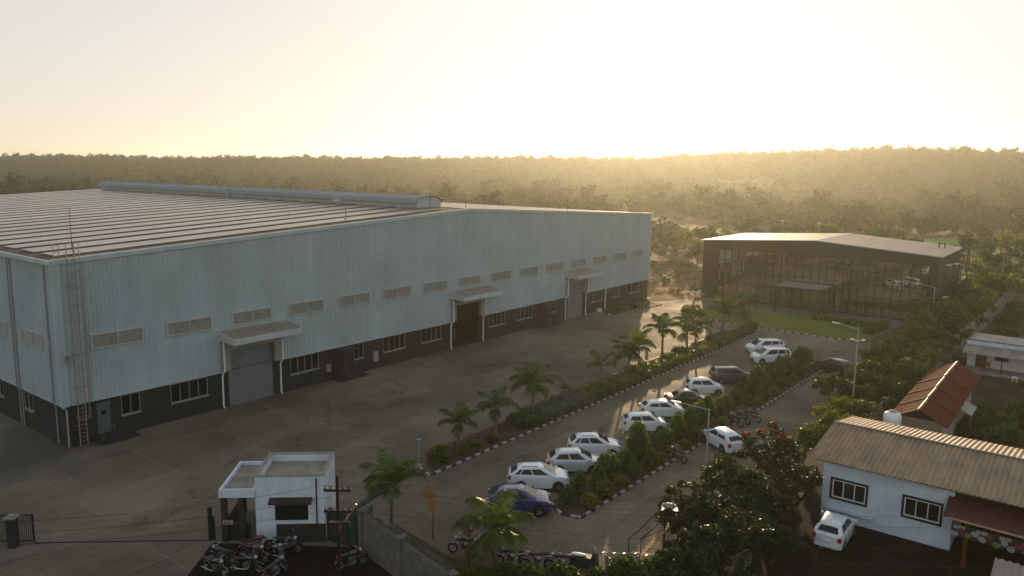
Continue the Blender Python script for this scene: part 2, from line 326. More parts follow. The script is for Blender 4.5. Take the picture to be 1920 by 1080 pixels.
# ------------------------------------------------------------------ world, sun, camera
w = bpy.data.worlds.new('World'); sc.world = w; w.use_nodes = True
bg = w.node_tree.nodes['Background']; sky = w.node_tree.nodes.new('ShaderNodeTexSky')
sky.sky_type = 'NISHITA'; sky.sun_disc = False; sky.sun_elevation = R(SUN_EL); sky.sun_rotation = R(SUN_AZ)
sky.altitude = 300; sky.air_density = 1.0; sky.dust_density = DUST; sky.ozone_density = 1.0
hs = w.node_tree.nodes.new('ShaderNodeHueSaturation'); hs.inputs['Saturation'].default_value = SAT; w.node_tree.links.new(sky.outputs[0], hs.inputs['Color'])
def vmath(op, a, b):   # hazy air evens the sky out: bright parts are rolled off
    m = w.node_tree.nodes.new('ShaderNodeVectorMath'); m.operation = op
    for s_, v in zip(m.inputs, (a, b)):
        if isinstance(v, tuple): s_.default_value = v
        else: w.node_tree.links.new(v, s_)
    return m.outputs[0]
roll = vmath('DIVIDE', vmath('MULTIPLY', hs.outputs[0], (SKM*1.0, SKM*.955, SKM*.925)), vmath('ADD', hs.outputs[0], (SKK, SKK, SKK)))
tint = roll; w.node_tree.links.new(tint, bg.inputs['Color']); bg.inputs['Strength'].default_value = SKYS
sl = bpy.data.lights.new('sun', 'SUN'); sl.energy = SUNE; sl.angle = R(.53); sl.color = (1, .70, .40)
so = bpy.data.objects.new('sun', sl); COL.objects.link(so)
sd = Vector((math.sin(R(SUN_AZ))*math.cos(R(SUN_EL)), math.cos(R(SUN_AZ))*math.cos(R(SUN_EL)), math.sin(R(SUN_EL))))
so.rotation_euler = sd.to_track_quat('Z', 'Y').to_euler(); so.location = sd*400
cd = bpy.data.cameras.new('camera'); cam = bpy.data.objects.new('camera', cd); COL.objects.link(cam); sc.camera = cam
cd.sensor_width = 36; cd.lens = 1441.7/1920*36; cd.clip_end = 9000; cd.clip_start = .5
pit, rol, yaw = .1555, .0138, .6609
fw = Vector((-math.sin(yaw)*math.cos(pit), math.cos(yaw)*math.cos(pit), -math.sin(pit)))
rt = Vector((math.cos(yaw), math.sin(yaw), 0)); up = rt.cross(fw)
r2 = rt*math.cos(rol)+up*math.sin(rol); u2 = -rt*math.sin(rol)+up*math.cos(rol)
cam.matrix_world = Matrix(((r2.x,u2.x,-fw.x,0),(r2.y,u2.y,-fw.y,0),(r2.z,u2.z,-fw.z,20),(0,0,0,1)))
sc.view_settings.view_transform = 'Standard'; sc.view_settings.look = 'None'; sc.view_settings.gamma = 1; sc.view_settings.exposure = EXPOSURE
sc.cycles.use_denoising = True; sc.cycles.max_bounces = 6; sc.cycles.volume_bounces = 1; sc.cycles.transparent_max_bounces = 4
sc.cycles.diffuse_bounces = 3; sc.cycles.glossy_bounces = 3; sc.cycles.sample_clamp_indirect = 4

# ------------------------------------------------------------------ terrain
def hsh(x, y): 
    return np.sin(x*.0071+1.3)*np.cos(y*.0063-.4)+.5*np.sin(x*.017+y*.013+2)+.3*np.sin(x*.041-y*.037)
def height(x, y):
    x = np.asarray(x, float); y = np.asarray(y, float)
    d = np.hypot(x, y); az = np.degrees(np.arctan2(x, y))
    el = np.interp(az, [-180,-110,-90,-72,-62,-52,-38,-28,-20,-13,-8,-4,4,40,110,180], [.0,.0,.2,.36,.5,.66,.80,1.0,1.4,1.76,1.66,1.4,1.2,.4,.0,.0])
    on = np.interp(az, [-180,-120,-95,20,60,180], [.2,.3,1,1,.3,.2])
    dc = np.interp(az, [-180,-75,-50,-30,-5,180], [1250,1250,1000,1080,1000,1200])
    d0 = dc-np.interp(az, [-180,-60,-35,-10,180], [480,480,520,560,500])
    s = np.clip((d-d0)/(dc-d0), 0, 1); s = s*s*(3-2*s)
    top = 20+dc*np.tan(np.radians(el))-8+hsh(x, y)*.9
    h = top*s*on*np.where(d > dc, np.exp(-((d-dc)/700.)**2), 1)
    und = np.clip((d-175)/200, 0, 1)*(1.3*hsh(x*2.2, y*2.2)+.6*hsh(x*6+40, y*6))*(1-.5*s)
    flat = np.clip(np.hypot((x+42)/50, (y-245)/42)-.75, 0, 1)
    return h+und*flat
azs = np.concatenate([np.arange(-180,-100,6), np.arange(-100,22,1.0), np.arange(22,180,6)])
rad = np.concatenate([[0.], np.geomspace(4, 60, 10), np.arange(70, 330, 12), np.arange(345, 1500, 22), np.geomspace(1520, 2900, 12)])
tv = []; tf = []; na = len(azs)
for r_ in rad[1:]:
    X = r_*np.sin(np.radians(azs)); Y = r_*np.cos(np.radians(azs)); Z = height(X, Y); tv += list(zip(X, Y, Z))
tv.append((0,0,0)); c0 = len(tv)-1
for i in range(na): tf.append((c0, (i+1)%na, i))
for j in range(len(rad)-2):
    for i in range(na): tf.append((j*na+i, j*na+(i+1)%na, (j+1)*na+(i+1)%na, (j+1)*na+i))
tb = MB(); tb.add(tv, tf)
O('terrain', tb, M['terrain'], smooth=True, angle=180, kind='structure')
hz = MB(); hz.box(-3300, 3300, -3300, 3300, -14, 84)
hm = bpy.data.materials.new('haze_air'); hm.use_nodes = True; ht = hm.node_tree; ht.nodes.remove(ht.nodes['Principled BSDF'])
pv = ht.nodes.new('ShaderNodeVolumePrincipled'); pv.inputs['Color'].default_value = (.96, 1., .88, 1); pv.inputs['Density'].default_value = HAZE; pv.inputs['Anisotropy'].default_value = ANI
ht.links.new(pv.outputs[0], ht.nodes['Material Output'].inputs['Volume'])
if HAZE > 0: O('haze', hz, hm, kind='stuff')

# ------------------------------------------------------------------ ground sheets
yard = [(-190,-14),(-60,-8),(-40,8),(-33.6,17.6),(-36.0,20.6),(-29.4,25.4),(-22,24.2),(-13.6,31),(-15.2,36),(-15.6,62),(-17.4,82),(-18,97),(-18.2,119),(-50.7,119),(-50.7,112.6),(-52.2,109.6),(-53.2,105.5),(-56.0,103.2),(-56.0,108),(-150,108),(-150,40)]
O('yard', MB().sheet(yard, .012), M['concrete'], kind='structure')
O('dirt_patch', MB().sheet([(-33.6,17.6),(-36,20.6),(-29.4,25.4),(-22,24.2),(-18,17),(-25,8),(-36,13)], .008), M['darkdirt'], kind='structure')
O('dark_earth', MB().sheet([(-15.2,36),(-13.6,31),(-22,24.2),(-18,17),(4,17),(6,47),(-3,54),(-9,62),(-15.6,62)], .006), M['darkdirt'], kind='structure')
O('garden_soil', MB().sheet([(-13,56),(-12.4,96),(12,100),(14,52),(-3,54)], .014), M['gardendirt'], kind='structure')
O('dirt_track', MB().sheet([(-100,121),(-78,117),(-62,113.4),(-53.5,108.2),(-52,110.5),(-51.3,113.5),(-53,118),(-58,121),(-70,124.5),(-90,128)], .016), M['dirt'], kind='structure')
for pts, zz in (([(-66,252),(-40,266),(-24,264),(-18,236),(-24,214),(-34,226),(-50,238)], .25), ([(-410,404),(-372,410),(-350,392),(-372,382),(-404,388)], 3.2)):
    o = MB(); 
    n_ = len(pts); cx_ = sum(p[0] for p in pts)/n_; cy_ = sum(p[1] for p in pts)/n_
    O('crop_field', MB().sheet(pts, float(max(height(np.array([p[0] for p in pts]), np.array([p[1] for p in pts])).max(), height(cx_, cy_)))+.3), M['field'], kind='structure')
def kerb(path, wid=.16, h=.11, seg=.5, closed=False, z=.0):
    mb = MB(); k = 0
    pts = path+([path[0]] if closed else [])
    for (a, b) in zip(pts, pts[1:]):
        a = Vector((*a, 0)); b = Vector((*b, 0)); ln = (b-a).length; n_ = max(1, round(ln/seg)); d = (b-a)/n_; rz = math.atan2(d.y, d.x)
        for i in range(n_):
            mb.mi = k % 2; k += 1; mb.obox(a+d*(i+.5)+Vector((0,0,z+h/2)), ((b-a).length/n_-.015, wid, h+.02), rz)
    return mb
KM = [M['kerbw'], M['kerbb']]
# median bed between yard and car park
O('planting_bed', MB().prism([(-36.1,38),(-33.5,34.75),(-33.5,93.2),(-35.2,96.4),(-36.2,96)], .0, .1), M['bedsoil'], kind='structure')
O('red_soil_bed', MB().prism([(-35.5,38.3),(-33.55,38.3),(-33.55,46.0),(-35.5,46.0)], .1, .125), M['redsoil'], kind='structure')
O('kerb', kerb([(-34.9,35.0),(-33.4,34.5),(-33.4,93.2),(-34.6,96.2)]), KM, kind='structure')
# parking hedge bed
O('hedge_bed', MB().prism([(-24.9,35.9),(-22.5,35.4),(-22.4,40),(-22.0,60),(-21.7,81.5),(-24.6,81.8)], .0, .1), M['bedsoil'], kind='structure')
O('kerb', kerb([(-25,36.2),(-23.6,35.3),(-22.4,35.6),(-22.3,48),(-21.95,60),(-21.6,81.6),(-24.7,82)]), KM, kind='structure')
lawn = [(-46.6,98.3),(-37.4,96.3),(-22.7,96.1),(-21.3,98.2),(-20.9,108.3),(-29,107.9),(-38.4,107.5),(-47.2,104.6)]
O('lawn', MB().prism(lawn, 0, .11), M['lawn'], kind='structure')
O('kerb', kerb(lawn, closed=True), KM, kind='structure')
bed = [(-56.0,91.0),(-52.9,91.4),(-51.9,103.2),(-56.0,104.6)]
O('wall_bed', MB().prism(bed, 0, .1), M['bedsoil'], kind='structure')
O('kerb', kerb([bed[0], bed[1], bed[2], bed[3]]), KM, kind='structure')
O('front_bed', MB().prism([(-30.5,25.6),(-22,24.4),(-14.2,30.2),(-15.4,33.6),(-20.5,28.4),(-25,27.4),(-30.2,28.2)], 0, .09), M['bedsoil'], kind='structure')
O('verge_soil', MB().prism([(-15.5,38),(-13.4,38),(-13.4,63),(-12.3,112),(-11.9,160),(-16.4,160),(-16.4,122),(-17.6,119),(-17.4,98),(-17.0,82)], 0, .07), M['bedsoil'], kind='structure')

# ------------------------------------------------------------------ warehouse
X0, Y0, Y1, YR, HE, HR = -56.36, 21.7, 107.15, 64.5, 13.2, 15.3
XB = -142.
wh = thing('warehouse', 'huge pale blue corrugated factory shed with charcoal base and shallow gable roof', 'warehouse', (X0, Y0, 0))
def gz(y): return HE+(HR-HE)*(1-abs(y-YR)/(YR-Y0))
LOUV = [23.72+5.565*i for i in range(15)]
WIN = [(29.4,32.5),(40.5,43.6),(51.6,54.6),(57,60),(68.2,71.2),(73.6,76.7),(90.3,93.4),(95.9,98.6),(101.2,104.3)]
SWIN = [(25.6,27),(47.8,49),(80.8,82)]
DOORS = [(34.4,38.7),(62.1,66.3),(84.6,88.3)]
# charcoal base wall, real window and door openings
ops = [(a,b,1.45,2.95) for a,b in WIN+SWIN]+[(a,b,0,3.1) for a,b in DOORS]+[(23.85,24.85,.42,2.8),(45.9,46.9,.3,2.55),(78.3,79.3,.3,2.55)]
mb = MB(); wall_boxes(mb, 'y', X0-.28, X0-.02, Y0+.05, Y1-.05, 0, 3.12, ops)
wall_boxes(mb, 'x', Y0+.05, Y0+.3, XB, X0-.28, 0, 3.12, [(-63.6,-61.9,1.5,2.8),(-69.4,-67.6,1.5,2.8),(-75.4,-73.6,1.5,2.8)])
mb.box(XB, X0-.28, Y1-.3, Y1-.05, 0, 3.12); mb.box(XB, XB+.25, Y0+.3, Y1-.3, 0, 3.12)
O('base_wall', mb, M['basewall'], wh, True)
O('floor_slab', MB().sheet([(XB,Y0+.1),(X0-.05,Y0+.1),(X0-.05,Y1-.1),(XB,Y1-.1)], .03), M['basewall'], wh, True)
# ribbed cladding, gable front
def ribbed(a0, a1, lo, hi, place, pitch=.3, depth=.05, skip=()):
    mb = MB(); prof = []; x = a0
    while x < a1-1e-6:
        for dx, d in ((0,0),(.6,0),(.68,1),(.92,1)):
            q = x+dx*pitch
            if q < a1: prof.append((q, d*depth))
        x += pitch
    prof.append((a1, 0))
    vs = []; fs = []
    for q, d in prof: vs += [place(q, d, lo(q)), place(q, d, hi(q))]
    for i in range(len(prof)-1): fs.append((2*i, 2*i+2, 2*i+3, 2*i+1))
    return mb.add(vs, fs)
def flo(y):
    for a, b in DOORS:
        if a-.42 < y < b+.42: return 4.86
    return 3.1
front = ribbed(Y0, Y1, flo, lambda y: gz(y)-.02, lambda q, d, z: (X0+.06+d, q, z))
left = ribbed(X0-85.6, X0, lambda q: 3.1, lambda q: HE-.02, lambda q, d, z: (q, Y0-.06-d, z), .3)
cl = O('wall_cladding', front, M['clad'], wh, True)
O('side_cladding', left, M['clad'], wh, True)
mb = MB(); mb.box(XB, X0, Y1-.04, Y1+.06, 3.1, HE-.02); mb.add([(XB-.05,Y0,3.1),(XB-.05,Y1,3.1),(XB-.05,Y1,HE),(XB-.05,YR,HR),(XB-.05,Y0,HE)], [(0,1,2,3,4)])
O('rear_cladding', mb, M['clad'], wh, True)
# soffit behind the cladding overhang, corner and eaves flashings
mb = MB()
for s in range(2):
    y0, y1 = (Y0-.14, YR) if s == 0 else (YR, Y1+.14)
    za, zb = (HE, HR) if s == 0 else (HR, HE)
    mb.add([(X0-.2,y0,za-.16),(X0+.19,y0,za-.16),(X0+.19,y1,zb-.16),(X0-.2,y1,zb-.16),(X0-.2,y0,za+.16),(X0+.19,y0,za+.16),(X0+.19,y1,zb+.16),(X0-.2,y1,zb+.16)],
           [(3,2,1,0),(4,5,6,7),(0,1,5,4),(1,2,6,5),(2,3,7,6),(3,0,4,7)])
mb.box(XB, X0+.1, Y0-.26, Y0-.1, HE-.2, HE+.1)
mb.box(X0+.02, X0+.15, Y1-.3, Y1+.12, 3.06, HE-.17)
mb.box(X0-.02, X0+.13, Y0+.45, DOORS[0][0]-.5, 3.02, 3.095)
for (a, b), (c, d) in zip(DOORS, DOORS[1:]): mb.box(X0-.02, X0+.13, b+.5, c-.5, 3.02, 3.095)
mb.box(X0-.02, X0+.13, DOORS[2][1]+.5, Y1-.32, 3.02, 3.095); mb.box(XB, X0-.36, Y0-.13, Y0+.02, 3.02, 3.095)
O('flashing', mb, M['trim'], wh, True)
O('corner_flashing', MB().box(X0-.34, X0+.16, Y0-.17, Y0+.02, 3.02, HE-.17).box(X0+.02, X0+.165, Y0+.03, Y0+.34, 3.02, HE-.17), M['clad'], wh, True)
# roof
mb = MB()
for s in range(2):
    y0, y1, za, zb = (Y0-.1, YR, HE, HR) if s == 0 else (YR, Y1+.1, HR, HE)
    mb.add([(XB,y0,za),(X0-.21,y0,za),(X0-.21,y1,zb),(XB,y1,zb)], [(0,1,2,3)])
rf = O('roof', mb, M['roof'], wh, True)
for s in range(2):
    x = X0-2.6; i = 0
    while x > XB+3:
        wd = 2.45+.25*math.sin(i*2.3); mb = MB(); ya, yb = (Y0+1.2, YR-1.6) if s == 0 else (YR+1.6, Y1-1.)
        for k in range(3):   # lapped sheets with raised seams
            xa = x-wd*k/3; xb = x-wd*(k+1)/3+.03
            mb.add([(xb,ya,gz(ya)+.10),(xa,ya,gz(ya)+.10),(xa,yb,gz(yb)+.10),(xb,yb,gz(yb)+.10),(xb,ya,gz(ya)+.02),(xa,ya,gz(ya)+.02),(xa,yb,gz(yb)+.02),(xb,yb,gz(yb)+.02)],
                   [(0,1,2,3),(0,4,5,1),(1,5,6,2),(2,6,7,3),(3,7,4,0)])
        O('roof_sheet', mb, M['roofpanel'], rf, True); x -= wd+1.15; i += 1
# ridge ventilator: curved hood on low cheeks
def hood(x0, x1):
    mb = MB(); n_ = int((x1-x0)/.75); pr = []
    for k in range(11):
        t = math.pi*k/10; pr.append((YR+2.05*math.cos(t), 16.0+.62*math.sin(t)**.8 if 0 < k < 10 else 15.8))
    vs = []; fs = []
    for i in range(n_+1):
        x = x0+(x1-x0)*i/n_
        for sft, off in ((0,0),(.05,.045),(.1,0)):
            for y, z in pr: vs.append((x+sft, y, z+off))
    m_ = len(pr)
    for i in range(3*(n_+1)-1):
        for k in range(m_-1): fs.append((i*m_+k, i*m_+k+1, (i+1)*m_+k+1, (i+1)*m_+k))
    return mb.add(vs, fs)
rv = O('ridge_vent', hood(-140.8, -100.9).add(*[(lambda h: (h.v, h.f))(hood(-100.4, -62.3))][0]), M['ventskin'], wh, True, smooth=True)
mb = MB(); mb.box(-140.4, -62.6, YR-1.55, YR-1.45, 14.9, 15.95); mb.box(-140.4, -62.6, YR+1.45, YR+1.55, 14.9, 15.95)
mb.prism([(YR-1.9, 15.3),(YR+1.9, 15.3),(YR+1.95,16.0),(YR+1.3,16.45),(YR,16.58),(YR-1.3,16.45),(YR-1.95,16.0)], 0, .08)
n0 = len(mb.v)-14; mb.v[n0:] = [(-62.5+p[2], p[0], p[1]) for p in mb.v[n0:]]
mb.box(-100.75,-100.45,YR-2.1,YR+2.1,15.6,16.2)
O('vent_cheek', mb, M['trim'], rv, True)
# louvres
def louvre(axis, p, q, z0, z1, c, sgn):
    fr = MB(); sl_ = MB()
    if axis == 'y':
        frame_boxes(fr, 'y', c-.04, c+.12, p, q, z0, z1, .09, 1)
        n_ = 7
        for k in range(n_):
            z = z0+.1+(z1-z0-.2)*(k+.5)/n_; sl_.obox((c+.06, (p+q)/2, z), (.1, q-p-.16, .02), 0, R(38))
        sl_.box(c+.001, c+.006, p+.08, q-.08, z0+.08, z1-.08)
    else:
        frame_boxes(fr, 'x', c-.12, c+.02, p, q, z0, z1, .09, 1)
        n_ = 9
        for k in range(n_):
            z = z0+.1+(z1-z0-.2)*(k+.5)/n_; sl_.obox(((p+q)/2, c-.05, z), (q-p-.16, .09, .015), 0, 0, R(42))
        sl_.box(p+.08, q-.08, c-.006, c-.001, z0+.08, z1-.08)
    o = O('louvre', fr, M['louvframe'], wh, True); O('slats', sl_, M['slat'], o, True)
for y in LOUV: louvre('y', y, y+3.75 if y < 100 else y+3.45, 6.82, 7.9, X0+.10, 1)
for x in (-62.3, -68.9, -75.5): louvre('x', x, x+3.6, 6.82, 7.9, Y0-.10, 1)
# windows
def window(parent, axis, p, q, z0, z1, c, out, bars=3, fm=None, gm=None, depth=.04, sill=True):
    """out: +1/-1 side the wall face c looks to; the glass lies back in the opening"""
    fr = MB(); a, b = sorted((c-out*.12, c+out*.02)); frame_boxes(fr, axis, a, b, p, q, z0, z1, depth, bars)
    if sill:
        a2, b2 = sorted((c+out*.002, c+out*.13))
        fr.box(a2, b2, p-.05, q+.05, z0-.08, z0-.005) if axis == 'y' else fr.box(p-.05, q+.05, a2, b2, z0-.08, z0-.005)
    o = O('window', fr, fm or M['frame'], parent, True)
    g = MB(); gx = c-out*.08
    g.box(gx-.005, gx+.005, p+.04, q-.04, z0+.04, z1-.04) if axis == 'y' else g.box(p+.04, q-.04, gx-.005, gx+.005, z0+.04, z1-.04)
    O('pane', g, gm or M['darkglass'], o, True); return o
for a, b in WIN: window(wh, 'y', a, b, 1.45, 2.95, X0-.02, 1, 3)
for a, b in SWIN: window(wh, 'y', a, b, 1.45, 2.95, X0-.02, 1, 1)
for a, b in ((-63.6,-61.9),(-69.4,-67.6),(-75.4,-73.6)): window(wh, 'x', a, b, 1.5, 2.8, Y0+.05, -1, 1)
# doorways: portal surround, canopy, shutter
for i, (a, b) in enumerate(DOORS):
    fr = MB(); x0, x1 = X0+.02, X0+.42
    for p, q in ((a-.55, a), (b, b+.55)): fr.box(x0, x1, p, q, 3.12, 5.75)
    fr.box(x0, x1, a, b, 4.85, 5.75)
    O('door_surround', fr, M['frame'], wh, True)
    cn = MB(); ya, yb = a-.7, b+1.55
    cn.add([(X0+.1,ya,6.42),(X0+2.1,ya,6.0),(X0+2.1,yb,6.0),(X0+.1,yb,6.42),(X0+.1,ya,6.5),(X0+2.1,ya,6.08),(X0+2.1,yb,6.08),(X0+.1,yb,6.5)],
           [(3,2,1,0),(4,5,6,7),(0,1,5,4),(1,2,6,5),(2,3,7,6),(3,0,4,7)])
    co = O('canopy', cn, M['canopytop'], wh, True)
    fa = MB(); fa.box(X0+2.1, X0+2.2, ya-.06, yb+.06, 5.62, 6.1)
    for y in (ya-.06, yb): fa.prism([(X0+.1,5.75),(X0+2.1,5.62),(X0+2.1,6.1),(X0+.1,6.52)], 0, .06); n0 = len(fa.v)-8; fa.v[n0:] = [(p[0], y+p[2], p[1]) for p in fa.v[n0:]]
    fa.box(X0+1.7, X0+2.1, yb-.6, yb-.02, 5.66, 5.8); fa.box(X0+.44, X0+.55, ya, yb-.9, 5.62, 5.74)
    O('fascia', fa, M['trim'], co, True)
    for y in (a-.62, b+.68):
        pp = MB(); pp.tube([(X0+.5,y,5.6),(X0+.5,y,3.2),(X0+.2,y,2.95),(X0+.12,y,2.7),(X0+.12,y,.2),(X0+.28,y,.06)], .075, 8)
        O('downpipe', pp, M['white'], wh, True, smooth=True)
    if i != 1:
        sh = MB(); z = .05; vs = []; fs = []; k = 0
        while z < 4.84:
            for dz, d in ((0,0),(.02,.03),(.09,.03),(.11,0)): vs += [(X0-.1+d, a, min(z+dz,4.86)), (X0-.1+d, b, min(z+dz,4.86))]
            z += .12
        for q in range(len(vs)//2-1): fs.append((2*q, 2*q+1, 2*q+3, 2*q+2))
        sh.add(vs, fs); sh.box(X0-.16, X0-.02, a, b, .02, .14)
        O('roller_shutter', sh, M['shutter'], wh, True)
for p0, p1 in (((X0+.12,94.2,3.05),(X0+.12,94.2,.1)),):
    O('downpipe', MB().tube([p0, p1], .08, 8), M['white'], wh, True)
O('downpipe', MB().tube([(X0+.2,Y0-.14,3.0),(X0+.1,Y0+.1,2.8),(X0+.1,Y0+.1,.1)], .07, 8), M['greypole'], wh, True)
for x in (-57.6,-63.6,-64.1,-70.4,-77): O('downpipe', MB().tube([(x,Y0-.2,HE-.3),(x,Y0-.2,3.1),(x,Y0-.05,2.8),(x,Y0-.05,.1)], .055, 6), M['greypole'], wh, True)
# man doors with plinth steps
for (a, b, z0, z1, ca, cb, pl) in ((23.85,24.85,.42,2.8,23.5,25.6,1), (45.9,46.9,.3,2.55,45.1,48.0,0), (78.3,79.3,.3,2.55,77.9,81.2,0)):
    d_ = O('side_door', MB().box(X0-.14, X0-.09, a, b, z0, z1), M['doorblue'] if pl else M['shutter'], wh, True)
    O('door_window', MB().box(X0-.088, X0-.08, a+.35, a+.65, z0+1.4, z0+1.7), M['darkglass'], d_, True)
    O('handle', MB().box(X0-.088, X0-.03, b-.14, b-.1, z0+1.0, z0+1.2), M['steel'], d_, True)
    st = MB(); st.box(X0, X0+1.4, ca, cb, 0.01, z0-.02)
    for k in range(2): st.box(X0+.1, X0+1.3, cb+.001+k*.3, cb+.3+k*.3, 0.01, (z0-.02)*(2-k)/3)
    O('step', st, M['basewall'], wh, True)
    if not pl:
        O('porch_pier', MB().box(X0+.02, X0+1.38, a-.5, a-.28, z0, 2.95).box(X0+.02, X0+1.38, a-.28, b+.3, 2.8, 2.95), M['basewall'], wh, True)
    rl = MB(); 
    for q in (ca+.15, ca+.9): rl.tube([(X0+1.3,q,z0),(X0+1.3,q,z0+.9)], .02, 6)
    rl.tube([(X0+1.3,ca+.15,z0+.9),(X0+1.3,ca+.9,z0+.9)], .02, 6); O('handrail', rl, M['steel'], wh, True)
# caged ladder by the corner
ld = MB(); lx = X0+.42
for y in (22.42, 22.92): ld.tube([(lx,y,.1),(lx,y,HE+1.2),(lx-.5,y,HE+1.2)], .035, 6)
for k in range(44): ld.tube([(lx,22.42,.4+k*.3),(lx,22.92,.4+k*.3)], .016, 5)
for k in range(10):
    z = 2.2+k*1.15; ld.tube([(lx,22.3,z),(lx+.35,22.26,z),(lx+.66,22.45,z),(lx+.7,22.67,z),(lx+.66,22.9,z),(lx+.35,23.08,z),(lx,23.04,z)], .022, 5)
for dx, y in ((.36,22.26),(.66,22.45),(.7,22.67),(.66,22.9),(.36,23.08)): ld.tube([(lx+dx,y,2.2),(lx+dx,y,HE-.4)], .014, 5)
for z in (1.5,4.2,6.6,9,11.5): 
    for y in (22.42,22.92): ld.box(X0+.02, lx, y-.025, y+.025, z, z+.05)
for y in (22.0, 23.3):
    ld.tube([(X0-.6,y,HE+.1),(X0-.6,y,HE+1.15),(X0+.3,y,HE+1.15),(X0+.3,y,HE+.2)], .025, 6); ld.tube([(X0-.6,y,HE+.65),(X0+.3,y,HE+.65)], .02, 6)
O('ladder', ld, M['rustladder'], wh, True)
O('conduit', MB().tube([(X0+.2,23.45,HE),(X0+.2,23.45,3.1)], .03, 6).obox((X0+.24,22.05,6.4),(.2,.28,.5)), M['rustladder'], wh, True)
eb = MB(); eb.box(X0-.02,X0+.12,44.4,44.9,.9,1.6).box(X0-.02,X0+.12,50.2,50.8,.75,1.75); O('meter_box', eb, M['frame'], wh, True)
at = MB()
for x, y, z, h in ((-60,62.1,15.1,2.6),(-60,68.1,15.2,1.4),(-60,89.5,14,2.0),(-62,25.3,13.3,3.3),(-80,23,13.3,3)): at.tube([(x,y,z),(x,y,z+h)], [.035,.018], 6)
O('lightning_rod', at, M['blackmetal'], wh, True)
lp = MB(); lp.tube([(-58.4,48.8,13.9),(-58.4,48.8,16.6)], .05, 8); lp.tube([(-58.4,48.8,16.55),(-58.5,48.0,16.68)], .03, 6); O('roof_lamp', lp, M['greypole'], wh, True)
O('lamp_head', MB().obox((-58.5,47.8,16.68),(.22,.6,.09)), M['white'], wh, True)
O('plinth_block', MB().box(-55.7,-55.2,91.1,91.6,.0,.62), M['white'], wh, True)
# goods inside the open doorway
for i, (x, y, s, lab) in enumerate(((-59.2,64.2,(1.1,1.0,1.5),'tall wooden crate just inside the open factory doorway, beside its far jamb'),(-60.4,63.2,(1,.9,1.2),'pale carton stack standing in the middle of the open factory doorway'),(-61.2,62.4,(.9,1,.9),'low wooden crate farthest inside the open factory doorway'))):
    t = thing('crate', lab, 'crate', (x, y, .03), .1*i); b = MB(); b.box(-s[0]/2,s[0]/2,-s[1]/2,s[1]/2,.12,s[2])
    for k in (-1,0,1): b.box(-s[0]/2,s[0]/2,k*s[1]*.4-.05,k*s[1]*.4+.05,0,.12)
    O('body', b, M['wood'] if i != 1 else M['frame'], t)
    q = MB()
    for sx in (-1,1):
        for sy in (-1,1): q.obox((sx*s[0]/2, sy*s[1]/2, s[2]/2+.06), (.08,.08,s[2]-.1))
    q.box(-s[0]/2-.02,s[0]/2+.02,-s[1]/2-.02,s[1]/2+.02,s[2]-.05,s[2]+.03); O('batten', q, M['frame'], t)

# ------------------------------------------------------------------ office block
A0, A1, B0, B1, OE, ORZ = -50.7, -17.45, 114.5, 131.8, 9.0, 10.05
of = thing('office_building', 'dark brown two storey office with a full glass front and low pitched grey roof', 'office building', ((A0+A1)/2, B0, 0))
OR = -33.5
def oz(x): return OE+(ORZ-OE)*(1-abs(x-OR)/((OR-A0) if x < OR else (A1-OR)))
GX0, GX1 = -48.2, -18.5
mb = MB()
mb.prism([(A0,B0),(GX0,B0),(GX0,B0+.5),(A0,B0+.5)], 0, 7.8); mb.prism([(GX1,B0),(A1,B0),(A1,B0+.5),(GX1,B0+.5)], 0, 7.8)
pts = [(A0,7.8),(A1,7.8),(A1,OE),(OR,ORZ),(A0,OE)]; mb.add([(p[0],B0,p[1]) for p in pts]+[(p[0],B0+.5,p[1]) for p in pts], [(0,1,2,3,4),(9,8,7,6,5)]+[(i,5+i,5+(i+1)%5,(i+1)%5) for i in range(5)])
mb.box(GX0,GX1,B0,B0+.5,0,.3)
wall_boxes(mb, 'y', A1-.3, A1, B0+.5, B1, 0, OE-.05, [(119.6,120.7,5.6,7.4),(126.2,127.3,5.2,7.0),(119.6,120.8,.5,2.9),(126.2,127.3,1.2,2.9)])
mb.box(A0,A0+.3,B0+.5,B1,0,OE-.05); mb.box(A0,A1,B1,B1+.3,0,OE-.05)
O('wall', mb, M['offdark'], of, True)
for q in ((119.6,120.7,5.6,7.4),(126.2,127.3,5.2,7.0),(119.6,120.8,.5,2.9),(126.2,127.3,1.2,2.9)):
    wo = window(of, 'y', q[0], q[1], q[2], q[3], A1, 1, 0, M['mullion'])
    O('sunshade', MB().box(A1+.002, A1+.62, q[0]-.12, q[1]+.12, q[3]+.06, q[3]+.16), M['white'], wo, True)
g = MB(); rg = random.Random(3); ncol = 27; cw = (GX1-GX0)/ncol; rows = [.3,2.7,4.6,6.3,7.8]
for i in range(ncol):
    for j in range(4):
        a = GX0+cw*i+.03; b = a+cw-.06; t1, t2 = rg.uniform(-.006,.006), rg.uniform(-.006,.006)
        g.add([(a,B0+.14+t1,rows[j]+.03),(b,B0+.14-t1,rows[j]+.03),(b,B0+.14-t1+t2,rows[j+1]-.03),(a,B0+.14+t1+t2,rows[j+1]-.03)], [(0,1,2,3)])
gl = O('curtain_wall', g, M['offglass'], of, True)
m_ = MB()
for i in range(ncol+1):
    x = GX0+cw*i; m_.box(x-(.05 if i%9 else .13), x+(.05 if i%9 else .13), B0+.03, B0+.16, .3, 7.8)
for z in rows[1:-1]: 
    for i in range(ncol): m_.box(GX0+cw*i+.051, GX0+cw*(i+1)-.051, B0+.06, B0+.15, z-.05, z+.05)
m_.box(GX0,GX1,B0+.32,B0+.36,.3,7.8)
O('mullions', m_, M['mullion'], gl, True)
mb = MB()
